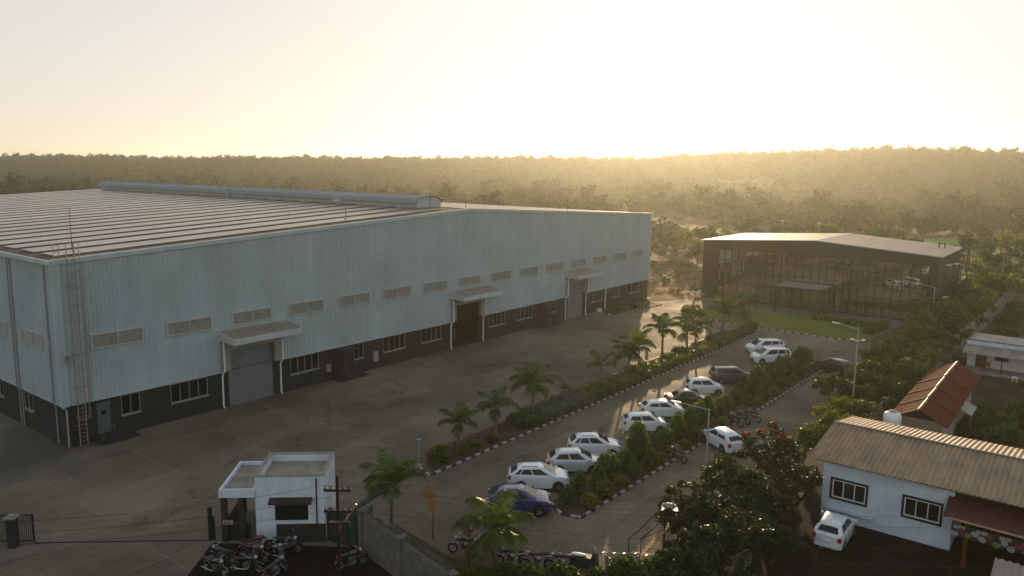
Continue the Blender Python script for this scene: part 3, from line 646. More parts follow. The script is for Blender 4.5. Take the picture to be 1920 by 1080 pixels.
for xa, xb in ((A0-.25, OR), (OR, A1+.25)):
    za, zb = oz(max(xa,A0)), oz(min(xb,A1))
    mb.add([(xa,B0-.3,za+.02),(xb,B0-.3,zb+.02),(xb,B1+.4,zb+.02),(xa,B1+.4,za+.02),(xa,B0-.3,za+.14),(xb,B0-.3,zb+.14),(xb,B1+.4,zb+.14),(xa,B1+.4,za+.14)], [(3,2,1,0),(4,5,6,7),(0,1,5,4),(1,2,6,5),(2,3,7,6),(3,0,4,7)])
ro = O('roof', mb, M['offroof'], of, True)
mb = MB()
for (xa, xb) in ((A0-.27, OR), (OR, A1+.27)):
    za, zb = oz(max(xa,A0)), oz(min(xb,A1)); mb.add([(xa,B0-.36,za+.05),(xb,B0-.36,zb+.05),(xb,B0-.31,zb+.05),(xa,B0-.31,za+.05),(xa,B0-.36,za+.17),(xb,B0-.36,zb+.17),(xb,B0-.31,zb+.17),(xa,B0-.31,za+.17)], [(3,2,1,0),(4,5,6,7),(0,1,5,4),(1,2,6,5),(2,3,7,6),(3,0,4,7)])
mb.box(A1+.255,A1+.31,B0-.3,B1+.4,OE-.02,OE+.17)
mb.add([(OR-.3,B0-.25,ORZ+.145),(OR+.3,B0-.25,ORZ+.145),(OR+.3,B1+.3,ORZ+.145),(OR-.3,B1+.3,ORZ+.145),(OR,B0-.25,ORZ+.2),(OR,B1+.3,ORZ+.2)], [(0,4,5,3),(4,1,2,5),(0,1,4),(3,5,2)])
O('edge_trim', mb, M['trim'], ro, True)
mb = MB()
for x, y in ((-19.6,126.5),(-19.6,127.3),(-18.9,126.5),(-18.9,127.3)): mb.tube([(x,y,9.0),(x,y,10.1)], .05, 6)
mb.box(-19.65,-18.85,126.45,127.35,9.95,10.05); O('roof_hatch', mb, M['mullion'], ro, True)
pc = thing('entrance_canopy', 'flat dark canopy on four square columns in front of the glass office entrance', 'canopy', (-34,111.5,0))
O('roof_slab', MB().box(-37.1,-30.4,108.6,114.1,3.5,3.86), M['offdark'], pc, True); O('roof_sheet', MB().box(-36.95,-30.55,108.75,114.0,3.865,3.93), M['offroof'], pc, True)
for x in (-36.8,-30.7):
    for y in (108.9,113.7): O('column', MB().box(x-.16,x+.16,y-.16,y+.16,0.02,3.5), M['offdark'], pc, True)
rk = thing('pipe_rack', 'tall dark steel pipe frame standing beside the office side wall', 'pipe frame', (-16.7,131,0))
mb = MB()
for x, y in ((-17.1,129.6),(-16.2,129.6),(-17.1,131.4),(-16.2,131.4)): mb.tube([(x,y,0),(x,y,10.6)], .06, 6)
for z in (3.5,7.2,9.9): 
    for a, b in (((-17.1,129.6),(-16.2,129.6)),((-16.2,129.6),(-16.2,131.4)),((-17.1,131.4),(-16.2,131.4)),((-17.1,129.6),(-17.1,131.4))): mb.tube([(*a,z),(*b,z)], .045, 6)
O('frame', mb, M['blackmetal'], rk, True)
for i, (x, y, h) in enumerate(((-44.5,132.6,11.6),(-38.4,132.4,11.6))):
    t = thing('roof_mast', ('slim pole rising behind the office roof, farther from its ridge','slim pole rising behind the office roof, nearer to its ridge')[i], 'pole', (x,y,0))
    O('pole', MB().tube([(x,y,0),(x,y,h)], .06, 6), M['greypole'], t, True); O('lamp_head', MB().obox((x,y-.2,h),(.5,.22,.12)), M['white'], t, True)
# ------------------------------------------------------------------ foliage meshes
def leaf_mesh(name, centers, clump_r, n_per, size, mats, seed, flat=.7, asp=.55, up=.4):
    """diamond leaves scattered round clump centres; centers: (n,3)"""
    rg = np.random.default_rng(seed); c = np.asarray(centers, float); n = len(c)*n_per
    cr = np.repeat(np.broadcast_to(clump_r, (len(c),)), n_per)[:,None]
    d = rg.normal(size=(n,3)); d /= np.linalg.norm(d, axis=1)[:,None]; d *= rg.uniform(.25,1,(n,1))**.5
    p = np.repeat(c, n_per, 0)+d*cr*np.array([1,1,flat])
    a = rg.normal(size=(n,3)); a[:,2] = a[:,2]*.6-up*.5; a /= np.linalg.norm(a, axis=1)[:,None]
    b = np.cross(a, rg.normal(size=(n,3))); b /= np.linalg.norm(b, axis=1)[:,None]
    s = size*rg.uniform(.6,1.35,(n,1)); a = a*s; b = b*s*asp
    V = np.stack([p-a*.5, p+b*.5-a*.05, p+a*.5, p-b*.5-a*.05], 1).reshape(-1,3)
    me = bpy.data.meshes.new(name); me.vertices.add(4*n); me.vertices.foreach_set('co', V.ravel())
    me.loops.add(4*n); me.loops.foreach_set('vertex_index', np.arange(4*n))
    me.polygons.add(n); me.polygons.foreach_set('loop_start', np.arange(n)*4); me.polygons.foreach_set('loop_total', np.full(n,4))
    for m_ in (mats if isinstance(mats, list) else [mats]): me.materials.append(m_)
    me.update(); me.validate(); return me
def crown_pts(rx, ry, rz, cz, n, seed, lumps=5):
    """clump centres of an uneven crown: several off-centre lobes, gaps left between"""
    rg = np.random.default_rng(seed); L_ = []
    lob = [(rg.normal(0,.42)*rx, rg.normal(0,.42)*ry, cz+rg.uniform(-.45,.55)*rz, rg.uniform(.42,.72)) for _ in range(lumps)]
    while len(L_) < n:
        l = lob[rg.integers(lumps)]; d = rg.normal(size=3); d /= np.linalg.norm(d); q = rg.uniform(.55,1)
        p = np.array([l[0]+d[0]*rx*l[3]*q, l[1]+d[1]*ry*l[3]*q, l[2]+d[2]*rz*l[3]*q])
        if p[2] > cz-rz*1.05: L_.append(p)
    return np.array(L_)
def trunk_mesh(name, h, r, seed, limbs=4, spread=.45, m_=None):
    rg = random.Random(seed); mb = MB(); lean = (rg.uniform(-.12,.12)*h, rg.uniform(-.12,.12)*h)
    top = (lean[0], lean[1], h*.55); mb.tube([(0,0,-.3),(lean[0]*.3,lean[1]*.3,h*.2),(lean[0]*.8,lean[1]*.8,h*.42),top], [r*1.25,r,r*.8,r*.6], 7)
    for k in range(limbs):
        t = 2*math.pi*k/limbs+rg.uniform(-.5,.5); e = h*spread*rg.uniform(.6,1.1)
        mb.tube([(lean[0]*.6,lean[1]*.6,h*.36+k*.03*h),(lean[0]+e*.5*math.cos(t),lean[1]+e*.5*math.sin(t),h*.58),(lean[0]+e*math.cos(t),lean[1]+e*math.sin(t),h*rg.uniform(.75,.92))], [r*.55,r*.35,r*.12], 5)
    return mb.mesh(name, m_ or M['bark'], True, 60)
TREES = {}
def tree_kind(key, R3, cz, n, n_per, cr, leaf, mt, seeds, th, tr, lumps=5, flat=.7, asp=.55):
    TREES[key] = [(leaf_mesh(key+'_crown', crown_pts(*R3, cz, n, s, lumps=lumps), cr, n_per, leaf, mt, s, flat, asp), trunk_mesh(key+'_trunk', th, tr, s)) for s in seeds]
tree_kind('mid', (2.6,2.6,2.2), 4.0, 42, 40, .62, .42, L['tree'], (1,2,3,4), 5.4, .16)
tree_kind('yellow', (2.4,2.4,1.9), 3.5, 38, 40, .6, .38, L['yellow'], (11,12,13), 5, .15)
tree_kind('dark', (2.3,2.3,2.0), 3.6, 60, 62, .5, .3, L['dark'], (21,22,23), 5.2, .13, 6)
tree_kind('scrub', (1.3,1.3,.8), .9, 20, 34, .4, .26, L['scrub'], (31,32,33), 1.4, .05)
tree_kind('verge', (1.35,1.35,1.15), 1.85, 30, 56, .42, .27, L['tree'], (41,42,43), 2.7, .07, 5)
tree_kind('vergeyellow', (1.3,1.3,1.0), 1.7, 28, 54, .42, .27, L['yellow'], (51,52), 2.5, .07, 5)
tree_kind('big', (2.5,2.5,2.1), 3.0, 110, 72, .48, .28, L['dark'], (61,62,63,64), 4.9, .12, 7)
def tree(key, i, name, label, cat, loc, rz, s, group=None, sz=None):
    cm, tm = TREES[key][i % len(TREES[key])]
    t = thing(name, label, cat, loc, rz, group); t.scale = (s, s, sz or s)
    O('trunk', tm, None, t); O('crown', cm, None, t); return t

# far forest: one mass over plain and hills
far = []
for k in range(5):
    mt = (L['far'], L['far'], L['far'], L['far2'], L['far2'])[k]
    rr = ((3.6,3.6,2.9),(3.1,3.1,3.1),(2.6,2.6,2.0),(2.6,2.6,1.5),(3.0,3.0,2.4))[k]
    me = leaf_mesh('forest_crown', crown_pts(*rr, rr[2]*1.05, 22, 70+k, lumps=5), .95, 9, 1.0, mt, 70+k, .75, .7)
    far.append(bpy.data.objects.new('forest_tree', me))
fc = bpy.data.collections.new('forest_kinds')
for o in far: fc.objects.link(o)
rg = np.random.default_rng(5)
n = 78000
d = np.sqrt(rg.uniform(225**2, 1330**2, n)); az = rg.uniform(-88, 10, n)
x = d*np.sin(np.radians(az)); y = d*np.cos(np.radians(az))
clr = np.sin(x*.021+1)*np.cos(y*.026)+.8*np.sin(x*.052+y*.043)+.5*np.sin(x*.11-y*.09)+rg.normal(0,.35,n)
keep = (clr > -.6+.3*np.clip((450-d)/200,-.4,1)-1.2*np.clip((d-560)/150,0,1))
keep &= ~((((x+42)/30)**2+((y-240)/34)**2) < 1) & ~((((x+380)/36)**2+((y-397)/18)**2) < 1) & ~((((x+240)/34)**2+((y-618)/24)**2) < 1)
keep &= rg.uniform(0,1,n) < np.clip(.8+d/4000, 0, 1)
keep &= ~((x < -50) & (y < 130))
x, y, d = x[keep], y[keep], d[keep]; n = len(x); z = height(x, y)-.3
me = bpy.data.meshes.new('forest'); me.vertices.add(n); me.vertices.foreach_set('co', np.stack([x,y,z],1).ravel())
def attr(nm, ty, val):
    a = me.attributes.new(nm, ty, 'POINT'); a.data.foreach_set('value', val)
sz = rg.lognormal(-.2, .45, n).clip(.35, 2.1)*np.interp(d, [220,500,800,1300],[.8,.95,.8,.72])
attr('size', 'FLOAT', sz.astype(np.float32)); attr('turn', 'FLOAT', rg.uniform(0,6.28,n).astype(np.float32)); attr('kind_id', 'INT', rg.choice(5, n, p=[.33,.27,.2,.16,.04]).astype(np.int32))
fo = bpy.data.objects.new('forest', me); COL.objects.link(fo); tag(fo, kind='stuff')
ng = bpy.data.node_groups.new('forest_scatter', 'GeometryNodeTree'); ng.interface.new_socket('Geometry', in_out='INPUT', socket_type='NodeSocketGeometry'); ng.interface.new_socket('Geometry', in_out='OUTPUT', socket_type='NodeSocketGeometry')
gi = ng.nodes.new('NodeGroupInput'); go = ng.nodes.new('NodeGroupOutput'); iop = ng.nodes.new('GeometryNodeInstanceOnPoints'); ci = ng.nodes.new('GeometryNodeCollectionInfo')
ci.inputs['Collection'].default_value = fc; ci.inputs['Separate Children'].default_value = True; ci.inputs['Reset Children'].default_value = True; iop.inputs['Pick Instance'].default_value = True
def nattr(nm, ty):
    a = ng.nodes.new('GeometryNodeInputNamedAttribute'); a.data_type = ty; a.inputs['Name'].default_value = nm; return a.outputs[0]
cx = ng.nodes.new('ShaderNodeCombineXYZ'); ng.links.new(nattr('turn','FLOAT'), cx.inputs[2])
for a, b in ((gi.outputs[0], iop.inputs['Points']), (ci.outputs[0], iop.inputs['Instance']), (nattr('kind_id','INT'), iop.inputs['Instance Index']), (nattr('size','FLOAT'), iop.inputs['Scale']), (cx.outputs[0], iop.inputs['Rotation']), (iop.outputs[0], go.inputs[0])): ng.links.new(a, b)
fo.modifiers.new('scatter', 'NODES').node_group = ng

# nearer trees one by one
rg = random.Random(21); pts = []
def free(x, y, r, lst): return all((x-a)**2+(y-b)**2 > (r+c)**2*.55 for a, b, c in lst)
def inview(x, y):
    q = Vector((x, y, 2))-Vector((0,0,20)); z = q.dot(fw); 
    if z < 1: return False
    return -.72 < q.dot(r2)/z < .72
GR = {'mid':('bushy mid green tree in the wild scrub beyond the two factory buildings','tree','wild trees beyond the buildings'),
      'yellow':('yellow green sunlit tree in the wild scrub beyond the two factory buildings','tree','yellow green trees beyond the buildings'),
      'dark':('dense dark green tree in the wild scrub beyond the two factory buildings','tree','dark trees beyond the buildings')}
tries = 0
while len(pts) < 215 and tries < 60000:
    tries += 1
    az = rg.uniform(-40, 2); dd = math.sqrt(rg.uniform(128**2, 248**2)); x, y = dd*math.sin(R(az)), dd*math.cos(R(az)); s = rg.uniform(.55, 1.15)
    if not inview(x, y) or not free(x, y, 2.2*s, pts): continue
    if x < -48 and y < 152+(-48-x)*.05: continue                       # open track and low scrub behind the factory
    if -54 < x < -14 and y < 139: continue
    if -12.4 < x < -10.6 and y < 175: continue                          # boundary wall
    if -17 < x and y < 118: continue
    if ((x+42)/25)**2+((y-242)/26)**2 < 1: continue
    if y > 215 and -50 < x < -22 : continue
    k = rg.choices(['mid','yellow','dark'], [.45,.33,.22])[0]; pts.append((x, y, 2.2*s))
    g = GR[k]; tree(k, rg.randrange(9), 'wild_tree', g[0], g[1], (x, y, float(height(x, y))-.1), rg.uniform(0,6.28), s, g[2], s*rg.uniform(.85,1.15))
sp = []; tries = 0
while len(sp) < 46 and tries < 9000:
    tries += 1
    x = rg.uniform(-92,-50.5); y = rg.uniform(113, 152); s = rg.uniform(.5,1.15)
    if not inview(x, y) or not free(x, y, 1.1*s, sp): continue
    if abs(y-(117.5+(-55-x)*.09)) < 2.2 and x < -53: continue
    if x > -54 and y < 119: continue
    sp.append((x,y,1.1*s)); tree('scrub', rg.randrange(9), 'scrub_bush', 'low sunlit scrub bush on the orange dirt behind the blue factory', 'bush', (x,y,0), rg.uniform(0,6.28), s, 'scrub bushes behind the factory', s*rg.uniform(.6,1.1))

# planted verge between car park and boundary wall
ly = [40.5]; vi = 0; rv_ = random.Random(4); vlist = []
y = 60.5
while y < 158:
    for x in ((-14.9,) if y < 64 else (-16.2+.0*y, -13.9) if y < 96 else (-15.8, -13.6)):
        s = rv_.uniform(.85,1.25)*(1.15 if y > 95 else .92 if y < 72 else 1.0); vlist.append((x+rv_.uniform(-.5,.4), y+rv_.uniform(-.6,.6), s))
    y += rv_.uniform(2.3, 3.1)
vn = len(vlist)
for i, (x, y, s) in enumerate(vlist):
    ye = rv_.random() < .38
    tree('vergeyellow' if ye else 'verge', rv_.randrange(6), 'verge_tree', 'small yellow green leafy tree in the verge between car park and boundary wall' if ye else 'small bushy green tree in the verge between car park and boundary wall', 'tree', (x,y,.05), rv_.uniform(0,6.28), s, 'yellow green verge trees' if ye else 'green verge trees', s*rv_.uniform(.9,1.2))

for i in range(17):
    tree('verge', i, 'wall_tree', 'small dark green tree pressed against the inner face of the precast wall', 'tree', (-13.1+.3*math.sin(i*2.1)+.012*i, 66+i*2.9, .05), i*1.3, .8+.12*math.sin(i*1.7), 'trees against the precast wall')
# dark trees in the near corner
BIG = [(-15.9,36.4,.66,0,'dark tree on the car park edge, its crown over the steel stair frame'),(-15.5,40.5,.78,1,'broad dark tree at the foot of the tall grey lamp post'),(-13.1,39.8,.82,2,'dense dark tree between the lamp post tree and the workshop end wall'),
       (-13.5,34.2,.78,3,'low dark tree behind the bicycles at the kerb'),(-12.9,31.9,.7,0,'dark tree nearest the camera in the corner thicket'),(-14.4,32.6,.52,2,'small dark tree beside the last bicycle of the kerb row'),
       (-12.0,37.4,.5,1,'small dark tree beside the reversed white hatchback on dark earth'),(-13.5,44.0,.62,3,'dark tree beside the end wall of the light blue workshop')]
for x, y, s, k, lb in BIG: tree('big', k, 'dark_tree', lb, 'tree', (x,y,0), k*1.7, s)
fl = tree('big', 0, 'flowering_tree', 'dark leafy tree with orange red blossoms beside the white hatchback', 'tree', (-16.0,48.6,0), 2.1, .68)
c_ = crown_pts(2.5,2.5,2.0,3.1,80,61,lumps=7); c_ = c_[np.argsort(-c_[:,2])][:9]
O('blossoms', leaf_mesh('blossoms', c_+[0,0,.2], .24, 30, .2, L['flower'], 5), None, fl)
tree('vergeyellow', 0, 'papaya_tree', 'yellow green leafy tree standing behind the tan roofed building, nearest its roof edge', 'tree', (-14.4,56.8,0), .4, 1.05)
tree('verge', 1, 'leafy_tree', 'leafy tree just past the tan roof edge, beside the tall lamp post', 'tree', (-13.7,60.3,0), .9, 1.05)
tree('verge', 2, 'leafy_tree', 'spreading leafy tree between the orange blossoms and the tan roof corner', 'tree', (-15.2,52.6,0), 3.9, 1.0)

# ------------------------------------------------------------------ palms
def palm_mesh(seed, h=2.3, nf=11, fl=2.1, lm=None, droop=1., r=.1, lk=1.):
    rg = random.Random(seed); tr = MB(); tr.tube([(0,0,-.1),(.01,0,h*.3),(.03,.02,h*.7),(.04,.02,h)], [r*1.35,r*1.05,r*.85,r*.75], 9)
    sh = MB(); sh.tube([(.04,.02,h-.01),(.04,.02,h+.35),(.04,.02,h+.62)], [r*.78,r*.8,r*.4], 9)
    V = []; F = []
    for k in range(nf):
        az = k*2.399+rg.uniform(-.25,.25); u = k/max(1,nf-1); e0 = R(86-50*u+rg.uniform(-8,8)); L_ = fl*rg.uniform(.85,1.1)*(.8+.25*math.sin(u*3))
        pts = []; p = Vector((.04,.02,h+.5-.25*u)); e = e0; n_ = 13
        for i in range(n_+1):
            pts.append(p.copy()); e -= R((5.2+5.5*u)*droop*(.5+i/n_)); p = p+Vector((math.cos(az)*math.cos(e), math.sin(az)*math.cos(e), math.sin(e)))*(L_/n_)
        mb = MB(); mb.tube(pts, [.026-.02*i/n_ for i in range(n_+1)], 4); o = len(V); V += mb.v; F += [tuple(q+o for q in f) for f in mb.f]
        side = Vector((-math.sin(az), math.cos(az), 0))
        for i in range(28):
            t = .1+.9*i/28; q = t*n_; a = int(min(q, n_-1)); b = pts[a].lerp(pts[min(a+1,n_)], q-a); tg = (pts[min(a+1,n_)]-pts[max(a-1,0)]).normalized(); nrm = tg.cross(side)
            ll = .56*fl/1.75*lk*(math.sin(math.pi*min(1,(t*.92+.06)))**.6)*rg.uniform(.85,1.1)
            for sg in (-1,1):
                dr = (side*sg*.86+tg*.55-Vector((0,0,1))*(.28+.25*rg.random())+nrm*-.12*rg.random()).normalized()
                w_ = tg*.027; m1 = b+dr*ll*.55+Vector((0,0,.02)); e1 = b+dr*ll-Vector((0,0,.16*ll))
                o = len(V); V += [b-w_, b+w_, m1+w_*1.1, e1, m1-w_*1.1]; F.append((o,o+1,o+2,o+3,o+4))
    cr = MB(); cr.add(V, F)
    return tr.mesh('palm_trunk', M['palmtrunk'], True, 60), sh.mesh('palm_shaft', M['shaft'], True, 60), cr.mesh('palm_crown', lm or L['palm'])
PM = [palm_mesh(1), palm_mesh(2, 2.5, 9, 1.9), palm_mesh(3, 2.1, 12, 2.2, droop=1.15), palm_mesh(4, 2.4, 10, 2.0, droop=.85), palm_mesh(5, 2.2, 8, 2.2, droop=1.1)]; PB = palm_mesh(9, 2.6, 13, 2.5); PS = palm_mesh(8, 2.0, 6, 1.9, droop=.9); PD = palm_mesh(31, .9, 1, 3.0, L['deadpalm'], .22, .06, .5)
def palm(ms, label, loc, rz, s, name='royal_palm', group=None):
    t = thing(name, label, 'palm', loc, rz, group, s); O('trunk', ms[0], None, t); O('crown_shaft', ms[1], None, t); O('crown', ms[2], None, t); return t
MEDP = [(38.4,3.31,0),(42.4,3.67,4),(47.7,4.6,'B'),(57.9,3.5,'S'),(61.9,4.35,2),(65.1,4.2,3),(69.4,4.9,1),(74.9,3.8,4),(77.7,4.1,2),(84.3,5.0,3),(89.4,3.3,0),(92.1,4.6,1)]
for i, (y, h, k) in enumerate(MEDP):
    ms = PB if k == 'B' else PS if k == 'S' else PM[k]
    base = 4.75 if k == 'B' else 3.4 if k == 'S' else 4.0
    palm(ms, f'young feather palm in the long planted median, {ORD[i]} from the red hydrant', (-34.55+.25*math.sin(i*2.1), y, .1), i*1.3, h/base*(1.1 if i > 4 else 1.04)).rotation_euler = (.06*math.sin(i*2.7), .06*math.cos(i*1.9), i*1.3)
# slim rosette plant on the silver patch
dr = thing('dracaena', 'thin stemmed spiky rosette plant standing in the silver ground cover', 'plant', (-34.9,52.3,.1)); O('stem', MB().tube([(0,0,0),(.03,0,1.7)], [.07,.05], 7), M['palmtrunk'], dr)
mb = MB()
for k in range(34):
    t = k*2.4; e = R(80-3.2*k); l_ = .55; dv = Vector((math.cos(t)*math.cos(e), math.sin(t)*math.cos(e), math.sin(e))); sd_ = Vector((-math.sin(t), math.cos(t), 0))*.035; b = Vector((.03,0,1.68)); mb.add([b-sd_, b+sd_, b+dv*l_*.6+sd_, b+dv*l_-Vector((0,0,.08)), b+dv*l_*.6-sd_], [(0,1,2,3,4)])
O('rosette', mb, L['palm'], dr)
palm(PB, 'large feather palm behind the block wall, nearest the gatehouse', (-29.7,27.6,.05), .6, .92)
palm(PD, 'dead palm with one upright dry orange frond behind the block wall', (-27.3,28.4,.05), 5.4, .95, 'dead_palm')
palm(palm_mesh(17, 1.75, 14, 2.7, droop=1.05, r=.13), 'heavy drooping feather palm in front of the parked blue car', (-22.6,28.0,.05), 1.1, .95)
o = palm_mesh(44, 1.0, 3, 2.0, L['deadpalm'], 1.25, .06, .6); palm(o, 'short withered orange palm beside the heavy drooping palm', (-24.0,27.6,.05), .5, .9, 'dead_palm')

# ------------------------------------------------------------------ shrubs and hedges
def bush_mesh(key, R3, n, n_per, leaf, mt, seed, pointed=False, core=True):
    rg = np.random.default_rng(seed); c = []
    while len(c) < n:
        d = rg.normal(size=3); d /= np.linalg.norm(d); 
        if d[2] < -.55: continue
        z = d[2]; k = (1-.45*max(z,0)) if pointed else 1
        c.append((d[0]*R3[0]*k*rg.uniform(.82,1.02), d[1]*R3[1]*k*rg.uniform(.82,1.02), R3[2]*(.95+z*rg.uniform(.86,1.04))))
    me = leaf_mesh(key, c, .17, n_per, leaf, mt, seed, 1, .6); return me
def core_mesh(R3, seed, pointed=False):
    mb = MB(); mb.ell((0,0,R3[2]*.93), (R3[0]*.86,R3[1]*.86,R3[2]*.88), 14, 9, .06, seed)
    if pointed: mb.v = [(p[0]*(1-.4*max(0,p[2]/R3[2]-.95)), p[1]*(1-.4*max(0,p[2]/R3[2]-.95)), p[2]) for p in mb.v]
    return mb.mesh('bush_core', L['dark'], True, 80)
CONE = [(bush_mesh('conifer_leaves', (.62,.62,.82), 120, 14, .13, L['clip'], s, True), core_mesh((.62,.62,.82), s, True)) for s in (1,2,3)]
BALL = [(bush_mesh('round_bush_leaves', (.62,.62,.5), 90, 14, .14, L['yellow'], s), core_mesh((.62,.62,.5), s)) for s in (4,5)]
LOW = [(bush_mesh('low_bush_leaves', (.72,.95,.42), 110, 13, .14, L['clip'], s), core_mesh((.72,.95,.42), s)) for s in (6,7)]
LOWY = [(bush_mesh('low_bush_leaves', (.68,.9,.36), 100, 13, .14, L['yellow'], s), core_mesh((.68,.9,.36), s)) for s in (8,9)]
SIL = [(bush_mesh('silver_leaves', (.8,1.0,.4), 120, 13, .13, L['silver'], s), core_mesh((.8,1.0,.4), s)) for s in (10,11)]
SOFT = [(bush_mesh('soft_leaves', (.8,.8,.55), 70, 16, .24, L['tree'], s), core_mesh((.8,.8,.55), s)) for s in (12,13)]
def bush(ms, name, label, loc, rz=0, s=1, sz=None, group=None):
    t = thing(name, label, 'shrub', loc, rz, group); t.scale = (s,s,sz or s); O('leaves', ms[0], None, t); O('filler_core', ms[1], None, t); return t  # solid dark leaf-coloured core added inside the leaves so the bush isn't see-through
rh = random.Random(12)
# parking hedge: tall dark clipped row and lower yellowish row on the car-lane side
y = 36.6; i = 0
while y < 81.6:
    s = rh.uniform(.95,1.3); x = -24.1+(y-36)*.012
    if i < 3: s = .8
    bush(CONE[i%3], 'clipped_shrub', f'tall dark clipped hedge shrub, {ORD[i]} of its row counted from the block wall', (x+rh.uniform(-.2,.25), y, .08), rh.uniform(0,6), s, s*rh.uniform(.8,1.4)); i += 1; y += rh.uniform(1.5,2.15)
y = 37.2; i = 0
while y < 81:
    s = rh.uniform(.6,.95); yel = rh.random() < .65; x = -22.95+(y-36)*.016
    bush((BALL if yel else CONE)[i%2], 'low_shrub', f'lower {"yellow green" if yel else "dark"} shrub at the parking hedge kerb, {ORD[i]} from the block wall', (x+rh.uniform(-.12,.12), y, .08), rh.uniform(0,6), s, s*rh.uniform(.8,1.05)); i += 1; y += rh.uniform(1.5,2.1)
# median planting
y = 46.3; i = 0
while y < 95.5:
    for dx in ((-.55,.52) if y < 88 else (0,)):
        sil = 48.6 < y < 54.5; yel = not sil and rh.random() < (.6 if y > 55 else .25)
        ms = (SIL if sil else LOWY if yel else LOW)[i%2]; s = rh.uniform(.88,1.15)
        kind = 'silver grey' if sil else 'yellow green' if yel else 'deep green'
        lab = {'silver grey':'silver grey mound of ground cover under the spiky rosette plant in the median','yellow green':'low yellow green shrub in the planted median under the palms','deep green':'low deep green shrub in the planted median under the palms'}[kind]
        bush(ms, 'median_shrub', lab, (-34.75+dx+rh.uniform(-.1,.1), y+rh.uniform(-.2,.2), .06), rh.uniform(-.4,.4), s, s*rh.uniform(.75,1.15)*(1.15 if y > 91 else 1), f'{kind} shrubs in the median'); i += 1
    y += rh.uniform(1.25,1.6)
for i, (x, y, s, ms, lb) in enumerate(((-34.6,36.6,.9,SOFT[0],'dark open shrub at the median tip beside the red hydrant'),(-34.3,38.7,.62,SOFT[1],'soft green plant at the foot of the first median palm'),(-34.5,40.4,.6,LOWY[0],'yellow leaved plant in front of the red soil of the median'),(-34.2,41.8,.5,SOFT[0],'small green plant on the red soil of the median'),(-34.2,35.8,.45,LOW[0],'low green cover at the very tip of the median'))):
    bush(ms, 'median_plant', lb, (x,y,.08), i, s)
for i in range(9): bush((SOFT if i%3 else LOWY)[i%2], 'wall_bed_shrub', f'bright shrub in the kerbed factory wall bed, {ORD[i]} from the white plinth block', (-54.4+.9*math.sin(i*2.2)+i*.12, 92.0+i*1.3, .08), i*1.1, rh.uniform(.62,.85))
for i, (x,y,s) in enumerate(((-45.7,98.9,1.0),(-44.6,99.9,.9),(-46.2,100.6,.95),(-46.2,102.6,.85),(-43.6,98.8,.8))): bush((LOWY if i%2 else LOW)[i%2], 'lawn_shrub', f'rounded shrub of the lawn corner clump nearest the factory, {ORD[i]} of the clump', (x,y,.1), i, s*1.1)
for i in range(12):
    x = -30.4+i*.75; bush(LOW[i%2], 'lawn_hedge_shrub', f'low clipped hedge shrub on the lawn before the office glass, {ORD[i]} from the canopy column', (x, 106.9-.12*i, .1), i, .85, .95)
for i in range(6): bush(LOW[i%2], 'lawn_hedge_shrub', f'taller clipped shrub at the lawn end near the verge, {ORD[i]} from the office', (-21.9-.25*(i%2), 106.6-i*1.0, .1), i, 1.0, 1.25)
# shrubs on the garden plot
for i, (x,y,s) in enumerate(((-7.3,66.6,.85),(-7.0,68.6,.9),(-6.8,70.6,.95),(-6.8,72.4,.9),(-6.6,74.2,.7))): bush(SOFT[i%2], 'garden_shrub', f'dark shrub beside the red roofed shed, {ORD[i]} from the tan roof', (x,y,0), i, s*1.05)
for i, (x,y,s) in enumerate(((-5.5,66.0,1.0),(-4.6,67.6,1.05),(-4.9,70.4,1.0),(-3.9,72.6,1.1),(-4.5,75.4,1.0),(-3.6,78.2,1.15),(-3.9,81.4,1.1),(-3.0,84,1.1))): bush(SOFT[i%2], 'garden_shrub', f'green shrub across the bare plot from the shed, {ORD[i]} from the tan roof', (x,y,0), i*.8, s*1.05)
for i in range(10):
    y = 84+i*3.6; bush(SOFT[i%2], 'wall_shrub', f'loose green shrub outside the precast wall, {ORD[i]} from the small white house', (-9.6+.9*math.sin(i*1.9)+(1.2 if y < 97 else 0), 98+i*4.2, 0), i, 1.2+.3*math.sin(i*2.7))
# planting along the near block wall
rw = random.Random(3)
for i in range(28):
    t = i/27; x = -30+14.6*t; y = 26.6-1.2*math.sin(t*3.2)+max(0,(t-.45))*11
    bush((SOFT,LOWY,SOFT,LOW)[i%4][i%2], 'bed_shrub', f'dark shrub in the bed behind the near block wall, {ORD[i]} from the gatehouse', (x+rw.uniform(-.2,.2), y+rw.uniform(-.35,.3), .05), i, rw.uniform(.6,1.0))
gc = []
for i in range(900):
    t = rw.random(); gc.append((-30+14.8*t+rw.uniform(-.5,.5), 26.9-1.2*math.sin(t*3.2)+max(0,(t-.45))*11+rw.uniform(-.9,.9), rw.uniform(.1,.3)))
O('bed_grass', leaf_mesh('bed_grass', gc, .12, 7, .24, L['grass'], 8, .6, .16), None, kind='stuff')
gc = [(rw.uniform(-90,-51.5), rw.uniform(111.5,150), .12) for i in range(2600)]; gc = [p for p in gc if not (abs(p[1]-(117.5+(-55-p[0])*.09)) < 1.6)]
O('dry_grass', leaf_mesh('dry_grass', gc, .4, 9, .34, L['grass'], 9, .35, .2), None, kind='stuff')
